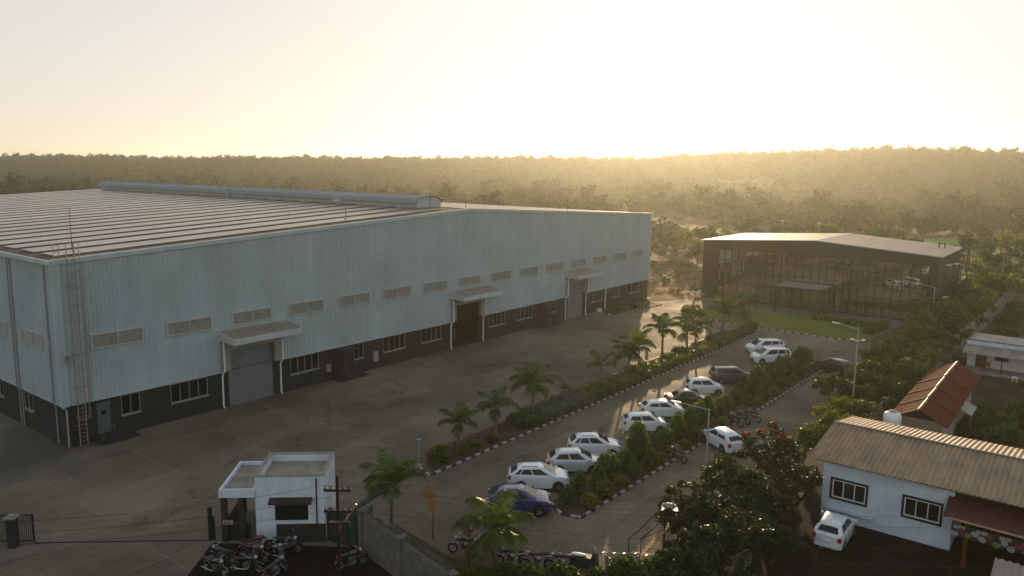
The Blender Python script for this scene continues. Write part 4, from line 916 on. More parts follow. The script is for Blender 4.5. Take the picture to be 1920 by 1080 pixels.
# ------------------------------------------------------------------ cars
def car(label, paint, loc, hd, typ='hatch', L_=3.7, W_=1.62, H_=1.48, rails=False, cladding=False, cat='car', group='parked cars', name='parked_car'):
    t = thing(name, label, cat, (*loc, .013), R(hd), group)
    P = {'hatch':dict(zt=[(-.5,.70),(-.493,.90),(-.465,.99),(-.40,1.01),(.22,.98),(.34,.94),(.43,.85),(.475,.72),(.494,.58),(.5,.46)], g=(.32,.09,-.34,-.468), zb=.985),
         'mini':dict(zt=[(-.5,.72),(-.493,.93),(-.47,1.0),(-.40,1.02),(.25,.99),(.36,.95),(.44,.85),(.48,.71),(.495,.58),(.5,.46)], g=(.34,.14,-.38,-.478), zb=.99),
         'suv':dict(zt=[(-.5,.78),(-.493,.98),(-.465,1.07),(-.40,1.09),(.22,1.06),(.35,1.02),(.44,.94),(.48,.80),(.495,.64),(.5,.5)], g=(.29,.06,-.34,-.47), zb=1.06),
         'sedan':dict(zt=[(-.5,.74),(-.485,.93),(-.34,.97),(.18,.94),(.34,.88),(.455,.77),(.492,.66),(.5,.56)], g=(.25,.04,-.22,-.385), zb=.95),
         'mpv':dict(zt=[(-.5,.78),(-.493,1.0),(-.47,1.06),(-.40,1.08),(.26,1.05),(.37,.99),(.45,.88),(.483,.74),(.496,.6),(.5,.5)], g=(.36,.14,-.40,-.482), zb=1.05)}[typ]
    rw_ = .325 if typ in ('suv','mpv') else .30; ra = rw_+.06; xw = (L_*.315, -L_*.29)
    xs = sorted(set([round(-.5*L_+L_*i/44, 4) for i in range(45)]+[-L_*.493, L_*.493]))
    zx = [p[0]*L_ for p in P['zt']]; zz = [p[1] for p in P['zt']]
    rings = []
    for x in xs:
        u = abs(2*x/L_); e = 1-.24*max(0,(u-.66)/.34)**2.2-(.04 if u > .985 else 0); w_ = W_/2*e
        zt = float(np.interp(x, zx, zz)); zb = .2+(.1*max(0,(u-.9)/.1))
        for q in xw:
            if abs(x-q) < ra: zb = max(zb, rw_+math.sqrt(ra*ra-(x-q)**2)-.0)
        zm = max(zb+.04, zt*.62); s = zt-.06
        rings.append([(x,0,zb),(x,w_*.9,zb),(x,w_*.975,zb+.02),(x,w_*.99,max(zb+.03,.42)),(x,w_,zm+.02),(x,w_*.985,max(zm+.05,s-.06)),(x,w_*.94,max(zm+.07,zt-.012)),(x,w_*.5,max(zm+.08,zt+.012)),(x,0,max(zm+.08,zt+.02))])
    mb = MB(); n_ = 9; V = []; F = []
    for r in rings: V += r+[(p[0],-p[1],p[2]) for p in r[-2:0:-1]]
    m_ = 2*n_-2
    for i in range(len(rings)-1):
        for k in range(m_): F.append((i*m_+k, (i+1)*m_+k, (i+1)*m_+(k+1)%m_, i*m_+(k+1)%m_))
    F += [tuple(range(m_)), tuple(range(len(rings)*m_-1, (len(rings)-1)*m_-1, -1))]
    mb.add(V, F); O('body', mb, paint, t, smooth=True, angle=38)
    # greenhouse: painted shell with glass let into it
    a, b, c, d_ = (q*L_ for q in P['g']); zb = P['zb']-.03; zr = H_; wb, wt = W_/2*.925, W_/2*.69
    def shell(ins, zlo, zhi):
        pass
    up_r = .06 if typ != 'sedan' else .02; drp = {'hatch':.10,'mini':.06,'suv':.07,'sedan':.08,'mpv':.05}[typ]
    fr = [(a,wb*.86,zb),(a-.14,wb,zb),(d_+.10,wb*.97,zb+up_r),(d_,wb*.84,zb+up_r*.6)]
    tp = [(b,wt*.84,zr-.05),(b-.10,wt,zr-.045),(c+.08,wt*.95,zr-.045-drp),(c,wt*.82,zr-.06-drp)]
    md = [tuple(f*.45+g_*.55+(0,.035,0)[i] for i,(f,g_) in enumerate(zip(p,q))) for p,q in zip(fr,tp)]
    rf = [(b-.12,wt*.72,zr-.012),(b-.2,wt*.82,zr-.01),(c+.2,wt*.8,zr-.012-drp*.6),(c+.1,wt*.7,zr-.02-drp*.8)]
    rt_ = [(b-.3,wt*.4,zr),(b-.35,wt*.45,zr),(c+.45,wt*.45,zr-drp*.25),(c+.4,wt*.4,zr-drp*.3)]
    V = []; F = []
    for lv in (fr, md, tp, rf, rt_): V += lv+[(p[0],-p[1],p[2]) for p in lv[::-1]]
    for j in range(4):
        for k in range(8): F.append((j*8+k, j*8+(k+1)%8, (j+1)*8+(k+1)%8, (j+1)*8+k))
    F.append(tuple(range(32,40))); gh = MB(); gh.add(V, [f[::-1] for f in F]); O('cabin', gh, paint, t, smooth=True, angle=35)
    def quad(A, B, C, D, n=4):   # A,B bottom, C,D top (same order); strip through the mid bulge, pushed out a little
        return [A,B,C,D]
    gl = MB()
    def pane(p0, p1, q0, q1, lo, hi, s0, s1, off):
        """between lower edge p0-p1, mid and upper edge q0-q1 of one face"""
        m0 = tuple(f*.45+g_*.55 for f,g_ in zip(p0,q0)); m1 = tuple(f*.45+g_*.55 for f,g_ in zip(p1,q1))
        bul = .035 if abs(p0[1]) > .3 and abs(p0[1]-p1[1]) < .2 else 0
        sg = 1 if p0[1] > 0 else -1; m0 = (m0[0], m0[1]+bul*sg, m0[2]); m1 = (m1[0], m1[1]+bul*sg, m1[2])
        def at(s, u):
            lo_ = [p0[i]+(p1[i]-p0[i])*s for i in range(3)]; mi = [m0[i]+(m1[i]-m0[i])*s for i in range(3)]; hi_ = [q0[i]+(q1[i]-q0[i])*s for i in range(3)]
            k = [lo_[i]+(mi[i]-lo_[i])*u/.55 if u < .55 else mi[i]+(hi_[i]-mi[i])*(u-.55)/.45 for i in range(3)]
            return Vector(k)+Vector(off)
        us = [lo, .55, hi]; ss = [s0, (s0+s1)/2, s1]
        vs = [at(s, u) for u in us for s in ss]; fs = [(j*3+k, j*3+k+1, j*3+k+4, j*3+k+3) for j in range(2) for k in range(2)]
        return vs, fs
    mir = lambda p: (p[0], -p[1], p[2])
    ws = MB(); ws.add(*pane(mir(fr[0]), fr[0], mir(tp[0]), tp[0], .10, .93, .03, .97, (.018,0,.014))); O('windscreen', ws, M['carglass'], t)
    rw2 = MB(); rw2.add(*pane(mir(fr[3]), fr[3], mir(tp[3]), tp[3], .16, .90, .05, .95, (-.018,0,.012))); O('rear_window', rw2, M['carglass'], t)
    for sg in (1,-1):
        f1, f2, t1, t2 = (fr[1], fr[2], tp[1], tp[2]) if sg > 0 else tuple(map(mir, (fr[1], fr[2], tp[1], tp[2])))
        sw = MB()
        cuts = ((.10,.47),(.505,.80),(.835,.95)) if typ in ('mpv','suv') else ((.10,.50),(.535,.90))
        for s0, s1 in cuts: sw.add(*pane(f1, f2, t1, t2, .12, .90, s0, s1, (0,sg*.012,.004)))
        O('side_window', sw, M['carglass'], t)
    for q in xw:
        for sg in (1,-1):
            y_ = sg*(W_/2-.10); ty = MB(); ty.lathe([(rw_*.62,-.09),(rw_*.96,-.095),(rw_,-.07),(rw_,.07),(rw_*.96,.095),(rw_*.62,.09)], (0,0,0), 22)
            ty.v = [(q+p[0], y_+p[2], rw_+p[1]) for p in ty.v]; wo = O('wheel', ty, M['tyre'], t, smooth=True)
            ri = MB(); yo = y_+sg*.088
            ri.cyl((q,yo-sg*.03,rw_), (0,1,0), .03, rw_*.6, 18)
            for k in range(5):
                th = 2*math.pi*k/5; ri.obox((q+math.cos(th)*rw_*.32, yo, rw_+math.sin(th)*rw_*.32), (rw_*.62,.03,.055), 0, -th)
            ri.cyl((q,yo,rw_),(0,1,0),.05,.055,10); O('rim', ri, M['rim'], wo)
    zt0 = float(np.interp(-.47*L_, zx, zz)); zf = float(np.interp(.44*L_, zx, zz))
    for sg in (1,-1):
        hi = zt0+.03 if typ in ('suv','mpv','mini') else zt0-.01
        O('tail_light', MB().obox((-L_*.484, sg*W_*.40, hi-.17), (.13,.20 if typ != 'mpv' else .16,.24), sg*R(-14)), M['tail'], t)
        O('headlight', MB().ell((L_*.452, sg*W_*.365, zf-.12), (.17,.13,.085), 12, 8), M['head'], t, smooth=True)
        O('door_mirror', MB().ell((a-.30, sg*(W_/2+.07), P['zb']+.06), (.07,.10,.075), 10, 6), paint, t, smooth=True)
        O('sill_trim', MB().box(xw[1]+ra, xw[0]-ra, sg*W_/2-.02 if sg > 0 else -W_/2-.012, sg*W_/2+.012 if sg > 0 else -W_/2+.02, .2, .36 if cladding else .26), M['blacktrim'], t)
        O('door_handle', MB().box(.02*L_,.06*L_, sg*W_/2-.012, sg*W_/2+.018, P['zb']-.17, P['zb']-.14).box(-.2*L_,-.16*L_, sg*W_/2-.012, sg*W_/2+.018, P['zb']-.17, P['zb']-.14), M['chrome'] if cladding else paint, t)
    O('grille', MB().box(L_*.488, L_*.503, -W_*.27, W_*.27, .48, .60).box(L_*.47, L_*.502, -W_*.34, W_*.34, .28, .40), M['blacktrim'], t)
    O('rear_bumper', MB().box(-L_*.506, -L_*.47, -W_*.36, W_*.36, .27, .43), M['blacktrim'] if cladding else paint, t)
    O('number_plate', MB().box(-L_*.513, -L_*.497, -.22, .22, .60, .71), M['white'], t)
    if rails:
        for sg in (1,-1): O('roof_rail', MB().tube([(b-.25,sg*wt*.8,zr-.03),(b-.35,sg*wt*.8,zr+.035),(c+.35,sg*wt*.8,zr+.03),(c+.25,sg*wt*.8,zr-.03)], .018, 6), M['blacktrim'], t)
    O('aerial', MB().tube([(c+.3,0,zr-.02),(c+.16,0,zr+.13)], .012, 5), M['blacktrim'], t)
    return t
car('blue compact SUV with roof rails parked nearest the block wall', M['bluecar'], (-25.75,34.1), 37, 'suv', 3.75, 1.66, 1.52, True, True)
car('white crossover with wide dark rear window beside the blue car', M['whitecar'], (-26.9,37.6), 38, 'suv', 3.85, 1.66, 1.52, True)
car('pale silver hatchback with alloy wheels behind the small globe lamp', M['silvercar'], (-26.65,41.35), 39, 'hatch', 3.7, 1.63, 1.50)
car('white SUV with dark roof rails just beyond the pale silver hatchback', M['whitecar'], (-27.15,44.6), 39, 'suv', 3.7, 1.6, 1.56, True)
car('small boxy white hatchback in the sunlit gap before the black saloon', M['whitecar'], (-26.85,51.45), 40, 'mini', 3.4, 1.5, 1.45)
car('white hatchback with tinted windows between the boxy white car and black saloon', M['whitecar'], (-27.4,55.5), 40, 'hatch', 3.6, 1.58, 1.42)
car('glossy black saloon parked among the white cars', M['blackcar'], (-27.0,59.6), 40, 'sedan', 3.95, 1.62, 1.42)
car('upright white hatchback with tall red tail lamps beyond the black saloon', M['whitecar'], (-27.5,63.8), 40, 'mini', 3.5, 1.52, 1.50)
car('dark grey people carrier with silver roof facing the hedge', M['greycar'], (-27.1,69.1), 40, 'mpv', 4.0, 1.62, 1.56)
car('white people carrier backed against the hedge, nearer of the two side by side', M['whitecar'], (-26.9,79.2), 228, 'mpv', 4.3, 1.7, 1.65)
car('white people carrier mostly hidden behind its twin near the lawn', M['whitecar'], (-28.9,83.0), 228, 'mpv', 4.3, 1.7, 1.62)
car('black SUV parked alone at the far end of the parking hedge', M['browncar'], (-20.6,79.5), 158, 'suv', 3.8, 1.66, 1.52)
car('white hatchback facing the hedge beside the orange flowering tree', M['whitecar'], (-20.8,52.0), 148, 'hatch', 3.7, 1.6, 1.44)
car('white hatchback on dark earth beside the light blue wall', M['whitecar'], (-10.25,42.35), 92, 'hatch', 3.5, 1.6, 1.45)
# ------------------------------------------------------------------ motorcycles and bicycles
def moto_proto(tank, name='motorcycle', label='', loc=(0,0,0), rz=0, group=None):
    t = thing(name, label, 'motorcycle', loc, rz, group)
    for x in (.62,-.62):
        wo = O('wheel', MB().torus((x,0,.29),(0,1,0),.235,.055,22,8), M['tyre'], t, smooth=True)
        ri = MB(); ri.torus((x,0,.29),(0,1,0),.185,.014,18,5); ri.cyl((x,0,.29),(0,1,0),.13,.05,10)
        for k in range(5): ri.obox((x+math.cos(k*1.257)*.1,0,.29+math.sin(k*1.257)*.1),(.2,.02,.03),0,-k*1.257)
        O('rim', ri, M['rim'], wo)
    fr = MB(); fr.tube([(.36,0,.80),(.1,0,.42),(-.15,0,.33),(-.3,0,.5),(-.62,0,.29)], .03, 6); fr.tube([(.36,0,.80),(-.1,0,.66),(-.6,0,.70)], .028, 6); O('frame', fr, M['blackmetal'], t)
    en = MB(); en.obox((.02,0,.40),(.34,.24,.24)); en.obox((.12,0,.54),(.2,.2,.16),0,R(20)); O('engine', en, M['steel'], t)
    O('fuel_tank', MB().ell((.16,0,.80),(.27,.14,.125),14,8), tank, t, smooth=True)
    O('seat', MB().ell((-.32,0,.77),(.40,.13,.075),14,7), M['seat'], t, smooth=True)
    fk = MB()
    for s in (1,-1): fk.tube([(.62,s*.08,.29),(.36,s*.08,.86)], .022, 6)
    O('fork', fk, M['chrome'], t)
    hb = MB(); hb.tube([(.22,.36,.99),(.30,.22,.98),(.34,0,.93),(.30,-.22,.98),(.22,-.36,.99)], .016, 6)
    for s in (1,-1): hb.tube([(.28,s*.25,.98),(.25,s*.30,1.16)], .008, 5); hb.ell((.25,s*.31,1.18),(.02,.06,.045),8,5)
    O('handlebar', hb, M['chrome'], t)
    O('headlight', MB().ell((.47,0,.86),(.09,.1,.1),12,8), M['head'], t, smooth=True)
    O('tail_light', MB().obox((-.75,0,.74),(.06,.12,.07)), M['tail'], t)
    O('exhaust', MB().tube([(.15,-.13,.38),(.0,-.15,.27),(-.35,-.16,.29),(-.75,-.17,.36)], [.022,.025,.04,.04], 8), M['chrome'], t, smooth=True)
    for x, a0, a1 in ((.62,R(20),R(150)),(-.62,R(40),R(170))):
        md = MB(); vs = []; fs = []
        for k in range(9):
            q = a0+(a1-a0)*k/8
            for y_, rr in ((-.07,.305),(0,.325),(.07,.305)): vs.append((x+rr*math.cos(q), y_, .29+rr*math.sin(q)))
        for k in range(8):
            for m_ in range(2): fs.append((k*3+m_,k*3+m_+1,k*3+m_+4,k*3+m_+3))
        md.add(vs, fs); O('mudguard', md, tank, t, smooth=True)
    O('side_stand', MB().tube([(-.1,.1,.3),(-.05,.3,.01)], .014, 5), M['steel'], t)
    return t
m1 = moto_proto(M['bikeblack'], label='black motorcycle at the parking hedge opposite the white hatchback, nearest the kerb bend', loc=(-21.9,57.2,.013), rz=R(155), group='parked motorcycles')
m2 = moto_proto(M['bikered'], label='red tanked motorcycle before the gatehouse window among black ones', loc=(-32.6,20.9,.013), rz=R(20), group='parked motorcycles')
for (x,y,a,b,lb) in ((-21.7,58.3,150,m1,'middle black motorcycle of the three at the parking hedge'),(-21.3,59.3,158,m1,'black motorcycle of the three at the parking hedge, farthest along the lane'),
    (-22.1,47.4,165,m1,'lone black motorcycle against the kerb side of the parking hedge'),
    (-33.6,19.7,200,m1,'black motorcycle outermost from the gatehouse, at the yard gate side'),(-31.9,20.0,35,m1,'black motorcycle in front of the red tanked one'),(-31.2,21.5,150,m1,'black motorcycle beside the red tanked one, toward the utility pole'),
    (-33.3,21.5,60,m2,'red tanked motorcycle standing close to the gatehouse porch'),(-32.1,22.5,30,m1,'black motorcycle leaning under the gatehouse window'),(-30.4,20.6,100,m1,'black motorcycle nearest the utility pole'),(-32.9,18.9,10,m1,'black motorcycle nearest the camera outside the gatehouse'),
    (-28.3,23.6,70,m2,'motorcycle alone at the foot of the block wall'),
    (-24.9,28.3,215,m1,'motorcycle in the roadside row, first from the dead palm'),(-23.9,28.7,222,m1,'motorcycle in the roadside row, second from the dead palm'),(-22.3,28.9,218,m1,'motorcycle in the roadside row behind the heavy palm trunk'),(-21.1,29.5,225,m2,'red motorcycle in the roadside row just past the heavy palm'),(-20.0,30.1,215,m1,'motorcycle in the roadside row between red one and covered scooter'),(-14.9,36.0,190,m1,'motorcycle under the dark trees beyond the stair frame')):
    dup(b, (x,y,.013), R(a), None, lb, 'parked motorcycles')
# covered scooter with pale seat
t = thing('covered_scooter', 'scooter under a dark cover with a pale seat showing, in the roadside row', 'scooter', (-19.1,30.8,.013), R(20))
mb = MB(); mb.add([(-.75,-.28,.25),(.7,-.28,.25),(.7,.28,.25),(-.75,.28,.25),(-.7,-.2,.8),(.35,-.22,.8),(.35,.22,.8),(-.7,.2,.8),(.45,-.12,1.12),(.62,-.1,1.0),(.62,.1,1.0),(.45,.12,1.12)],
 [(3,2,1,0),(0,1,5,4),(2,3,7,6),(3,0,4,7),(4,5,6,7),(5,1,9,8),(1,2,10,9),(2,6,11,10),(8,9,10,11),(6,5,8,11)]); O('cover', mb, M['blacktrim'], t, smooth=True, angle=50)
O('seat', MB().ell((-.3,0,.83),(.42,.14,.06),12,6), M['white'], t, smooth=True)
for x in (.6,-.6): O('wheel', MB().torus((x,0,.22),(0,1,0),.17,.05,18,7), M['tyre'], t, smooth=True)
O('windshield', MB().obox((.55,0,1.2),(.03,.3,.28),0,R(-20)), M['head'], t)
def bicycle(label, loc, rz, group='bicycles by the stair frame'):
    t = thing('bicycle', label, 'bicycle', loc, rz, group)
    for x in (.5,-.5):
        wo = O('wheel', MB().torus((x,0,.33),(0,1,0),.31,.022,26,6), M['tyre'], t, smooth=True); sp_ = MB()
        for k in range(12): sp_.tube([(x,0,.33),(x+.3*math.cos(k*.5236),0,.33+.3*math.sin(k*.5236))], .004, 3)
        O('spokes', sp_, M['blacktrim'], wo)
    f = MB()
    for a, b in (((.5,.0,.33),(.36,0,.88)),((.37,0,.82),(-.12,0,.78)),((.39,0,.72),(-.05,0,.30)),((-.05,0,.30),(-.16,0,.85)),((-.05,0,.30),(-.5,0,.33)),((-.14,0,.74),(-.5,0,.33))): f.tube([a,b], .02, 6)
    O('frame', f, M['blackmetal'], t); O('saddle', MB().ell((-.18,0,.90),(.14,.07,.035),10,6), M['seat'], t, smooth=True)
    O('handlebar', MB().tube([(.24,.28,1.0),(.34,.16,.98),(.36,0,.93),(.34,-.16,.98),(.24,-.28,1.0)], .014, 6), M['chrome'], t)
    O('mudguard', MB().tube([(-.5+.35*math.cos(R(q)),0,.33+.35*math.sin(R(q))) for q in range(20,171,15)], .018, 5).tube([(.5+.35*math.cos(R(q)),0,.33+.35*math.sin(R(q))) for q in range(30,161,13)], .018, 5), M['blackmetal'], t)
    O('carrier', MB().box(-.72,-.32,-.07,.07,.70,.72).tube([(-.5,.06,.33),(-.62,.06,.70)], .008, 4).tube([(-.5,-.06,.33),(-.62,-.06,.70)], .008, 4), M['blackmetal'], t); return t
b0 = bicycle('bicycle in the kerb row, first beyond the covered scooter', (-18.0,31.3,.013), R(132))
for i, (x,y,a) in enumerate(((-17.55,31.55,126),(-17.15,31.9,138),(-16.7,32.2,129),(-16.2,32.5,141),(-15.7,33.0,127))): dup(b0, (x,y,.013), R(a), None, f'bicycle in the kerb row, {ORD[i+1]} beyond the covered scooter', 'bicycles by the stair frame')

# ------------------------------------------------------------------ street lamps, signs, poles
def lamp(label, x, y, h, ang, arm=1.6, extra=False):
    t = thing('street_lamp', label, 'street lamp', (x,y,0), R(ang), 'street lamps')
    O('base', MB().box(-.22,.22,-.22,.22,0,.12), M['conc2'], t)
    O('pole', MB().tube([(0,0,.1),(0,0,h*.35),(0,0,h)], [.085,.07,.05], 10), M['greypole'], t, smooth=True)
    O('arm', MB().tube([(0,0,h-.02),(arm*.45,0,h+.13),(arm,0,h+.32)], .032, 8), M['greypole'], t, smooth=True)
    O('lamp_head', MB().obox((arm+.22,0,h+.36),(.55,.2,.08),0,R(-8)), M['white'], t)
    if extra:
        O('camera_bracket', MB().box(-.45,.45,-.03,.03,h-.95,h-.9).obox((.42,0,h-.84),(.24,.12,.12)).obox((-.42,0,h-.84),(.24,.12,.12)), M['white'], t); O('finial', MB().tube([(0,0,h),(0,0,h+.45)], .02, 5), M['greypole'], t)
lamp('tall street lamp rising from the dark trees before the parked white hatchback', -17.4, 41.3, 6.2, 211, 1.7)
lamp('street lamp with twin camera bracket at the edge of the car park', -15.1, 64.7, 7.6, 196, 1.5, True)
lamp('street lamp between the glass front and the boundary verge', -16.5, 106.8, 6.0, 190, 1.7)
lamp('street lamp beside the office end wall windows', -15.7, 134, 5.9, 185, 1.6)
lamp('street lamp farthest along the precast wall', -12.3, 165, 6.6, 175, 1.2)
t = thing('flag_pole', 'plain leaning pole without a lamp near the far precast wall', 'pole', (-12.8,139.9,0)); O('pole', MB().tube([(0,0,0),(.25,.2,7.4)], [.06,.04], 7), M['greypole'], t)
t = thing('globe_lamp', 'short garden lamp with white globe beside the silver hatchback', 'lamp', (-26.45,38.9,.013)); O('post', MB().tube([(0,0,0),(0,0,.85)], .03, 7), M['blackmetal'], t); O('globe', MB().ell((0,0,.98),(.14,.14,.16),14,10), M['white'], t, smooth=True)
t = thing('sign_post', 'thin grey sign post with small blue arrow plate at the median tip', 'sign', (-34.9,35.0,.05), R(35)); O('post', MB().tube([(0,0,0),(0,0,2.0)], .035, 8), M['greypole'], t); O('footing', MB().box(-.2,.2,-.2,.2,-.05,.2), M['conc2'], t)
O('sign_plate', MB().obox((0,-.02,1.98),(.42,.04,.2)), M['signblue'], t); O('arrow_mark', MB().obox((-.05,-.045,1.98),(.2,.008,.04)).obox((.08,-.045,2.01),(.1,.008,.035),0,R(40)).obox((.08,-.045,1.95),(.1,.008,.035),0,R(-40)), M['white'], t)
t = thing('banner_post', 'narrow grey notice board on a post at the edge of the yard median', 'sign', (-35.9,68.6,0), R(40)); O('post', MB().tube([(0,0,0),(0,0,1.5)], .04, 7), M['greypole'], t); O('board', MB().box(-.16,.16,-.05,.0,.85,1.9), M['conc2'], t)
t = thing('hydrant', 'red fire hydrant standing at the median tip', 'hydrant', (-34.75,35.9,.1)); O('riser', MB().lathe([(.09,0),(.09,.7),(.15,.72),(.15,.78),(.1,.8),(.1,.9),(.04,.95)], n=14), M['redpipe'], t, smooth=True); O('outlet', MB().cyl((0,-.16,.62),(0,1,0),.25,.07,12).cyl((.16,0,.62),(1,0,0),.22,.07,12).torus((0,0,.97),(0,0,1),.09,.02,14,6), M['redpipe'], t)
t = thing('red_pipeline', 'long red fire main raised on small posts along the yard edge of the median', 'pipe', (-35.7,60,0)); O('pipe', MB().tube([(-35.75,36.4,.42),(-35.75,47,.42),(-35.75,95,.42)], .075, 8).tube([(-35.75,36.4,.42),(-34.8,35.95,.42)], .06, 8), M['redpipe'], t, True, smooth=True)
mb = MB(); 
for k in range(24): mb.box(-35.83,-35.67,37+k*2.5,37.1+k*2.5,0,.36)
O('support', mb, M['redpipe'], t, True)
O('guard_rail', MB().tube([(-35.95,62,.62),(-35.95,84,.62)], .035, 6), M['white'], t, True)
t = thing('valve_box', 'dark red metal hose cabinet beside the median pipe', 'cabinet', (-35.4,64.0,.1)); O('cabinet', MB().box(-.2,.2,-.35,.35,0,.75), M['redpipe'], t); O('door_panel', MB().box(.2,.215,-.3,.3,.06,.7), M['redpipe'], t)
t = thing('standpipe', 'black bent standpipe beside the red hose cabinet', 'pipe', (-35.5,62.8,.1)); O('pipe', MB().tube([(0,0,0),(0,0,.75),(0,-.1,.85),(0,-.35,.85),(0,-.38,.7)], .05, 7), M['blackmetal'], t, smooth=True)
t = thing('drain_channel', 'dark low channel edge running from the gatehouse to the median tip', 'channel', (-35,32,0)); O('edge', MB().prism([(-33.4,27.6),(-33.1,27.8),(-34.75,34.9),(-34.95,34.85)], .0, .12), M['basewall'], t, True)

# ------------------------------------------------------------------ gatehouse
gh = thing('gatehouse', 'small pale blue flat roofed gatehouse with parapets beside the yard entrance', 'gatehouse', (-34.2,22.1,0), R(41.6))
def ring(x0,x1,y0,y1,z0,z1,t_): 
    return MB().box(x0,x1,y0,y0+t_,z0,z1).box(x0,x1,y1-t_,y1,z0,z1).box(x0,x0+t_,y0+t_,y1-t_,z0,z1).box(x1-t_,x1,y0+t_,y1-t_,z0,z1)
mb = MB(); wall_boxes(mb, 'x', 0, .2, 0, 3.62, 0, 3.25, [(1.0,2.75,1.25,2.35)]); mb.box(0,3.62,3.15,3.35,0,3.25); mb.box(0,.2,.2,3.15,0,3.25); mb.box(3.42,3.62,.2,3.15,0,3.25)
O('wall', mb, M['guardwall'], gh)
O('parapet', ring(-.001,3.621,-.001,3.351,3.25,3.72,.16), M['guardwall'], gh); O('coping', ring(-.03,3.65,-.03,3.38,3.72,3.77,.22), M['conc2'], gh); O('roof_slab', MB().box(.16,3.46,.16,3.19,3.1,3.3), M['conc2'], gh)
O('plinth', MB().box(1.05,3.66,-.03,-.004,0,1.05), M['basewall'], gh)
window_ = MB(); frame_boxes(window_, 'x', .03, .12, 1.0, 2.75, 1.25, 2.35, .06, 1); wo = O('window', window_, M['blackmetal'], gh); O('pane', MB().box(1.04,2.71,.08,.09,1.29,2.31), M['darkglass'], wo)
O('awning', MB().add([(.75,-.45,2.32),(3.0,-.45,2.32),(3.0,-.003,2.5),(.75,-.003,2.5),(.75,-.45,2.37),(3.0,-.45,2.37),(3.0,-.003,2.55),(.75,-.003,2.55)], [(3,2,1,0),(4,5,6,7),(0,1,5,4),(1,2,6,5),(2,3,7,6),(3,0,4,7)]), M['offdark'], gh)
O('downpipe', MB().tube([(3.2,-.06,3.6),(3.2,-.06,.9)], .035, 7), M['blackmetal'], gh)
O('porch_roof', MB().box(-1.85,-.003,-.05,3.9,2.62,2.85), M['conc2'], gh); O('porch_parapet', ring(-1.86,-.004,-.06,3.91,2.852,3.05,.13), M['guardwall'], gh); O('porch_fascia', MB().box(-1.87,-.004,-.075,-.053,2.6,3.06), M['guardwall'], gh)
for x, y in ((-1.75,.1),(-.85,.1),(-1.75,3.6),(-.33,3.6)): O('porch_post', MB().box(x-.08, x+.2, y, y+.24, 0, 2.62), M['basewall'], gh)
O('porch_wall', MB().box(-1.83,-.4,.34,.44,0,1.0).box(-1.83,-1.73,.46,3.5,0,1.0), M['basewall'], gh)
sg = O('notice_board', MB().box(-1.72,-1.2,-.02,.0,1.08,1.32), M['bannerpale'], gh)
mb = MB(); 
for k, (w_, z) in enumerate(((.1,1.22),(.06,1.22),(.09,1.22),(.3,1.27))): mb.box((-1.66,-1.52,-1.42,-1.66)[k], (-1.66,-1.52,-1.42,-1.66)[k]+w_, -.028, -.022, (1.12,1.12,1.12,1.28)[k], (1.23,1.23,1.23,1.3)[k])
O('lettering', mb, M['bannerred'], sg)
t = thing('sliding_gate', 'dark vertical bar sliding gate parked at the yard entrance', 'gate', (-43.2,14.7,.013), R(41.4)); mb = MB(); frame_boxes(mb, 'x', -.03, .03, -2.2, 0, .08, 1.6, .06, 0); mb.v = [(p[0],p[1],p[2]) for p in mb.v]; O('frame', mb, M['blackmetal'], t)
mb = MB()
for k in range(22): mb.box(-2.14+k*.097-.012,-2.14+k*.097+.012,-.012,.012,.14,1.54)
O('bars', mb, M['blackmetal'], t)
t = thing('gate_pillar', 'dark square pillar with a flat cap beside the sliding gate', 'pillar', (-43.7,14.0,.013), R(41.4)); O('shaft', MB().box(-.2,.2,-.45,-.05,0,1.62), M['basewall'], t); O('cap', MB().box(-.28,.28,-.53,.03,1.62,1.7).obox((0,-.25,1.74),(.3,.3,.08)), M['conc2'], t)
t = thing('gate_track', 'thin dark gate rail set across the yard entrance', 'rail', (-40,17.6,0)); O('rail', MB().prism([(-43.2,14.68),(-36.4,20.68),(-36.36,20.63),(-43.16,14.63)], .013, .045), M['blackmetal'], t, True)
t = thing('gate_post', 'slim dark steel gate post standing beside the gatehouse porch', 'post', (-36.4,20.75,.013), R(41)); O('post', MB().box(-.09,.09,-.09,.09,0,1.85).box(.14,.24,-.05,.05,0,1.3), M['blackmetal'], t)
# near boundary walls
t = thing('block_wall', 'grey block boundary wall with piers running from the gatehouse past the palms', 'wall', (-25,24.4,0)); wl = MB(); pr_ = MB()
pth = [(-29.2,25.1),(-25.5,24.35),(-21.3,23.4),(-16.5,22.4),(-8,20.6),(3,18.3)]
for a, b in zip(pth, pth[1:]):
    d_ = Vector(b)-Vector(a); wl.obox(((a[0]+b[0])/2,(a[1]+b[1])/2,1.05),(d_.length,.2,2.1),math.atan2(d_.y,d_.x))
for p in pth: pr_.obox((*p,1.12),(.34,.34,2.24),-.2); pr_.obox((*p,2.28),(.44,.44,.09),-.2)
O('wall', wl, M['brickgrey'], t, True); O('pier', pr_, M['brickgrey'], t, True)
mb = MB()
for i in range(60):
    q = i/59*2; k = min(int(q),1); f = q-k; x = pth[k][0]+(pth[k+1][0]-pth[k][0])*f; y = pth[k][1]+(pth[k+1][1]-pth[k][1])*f
    mb.torus((x,y,2.32),(.97,-.22,.1*math.sin(i*2)),.2,.008,12,4)
O('razor_wire', mb, M['steel'], t, True)
t = thing('side_wall', 'short dark wall closing the gap between gatehouse and block wall', 'wall', (-31,25.5,0)); O('wall', MB().prism([(-31.6,24.7),(-29.6,25.0),(-29.65,25.2),(-31.7,24.9)], 0, 1.75), M['basewall'], t, True)
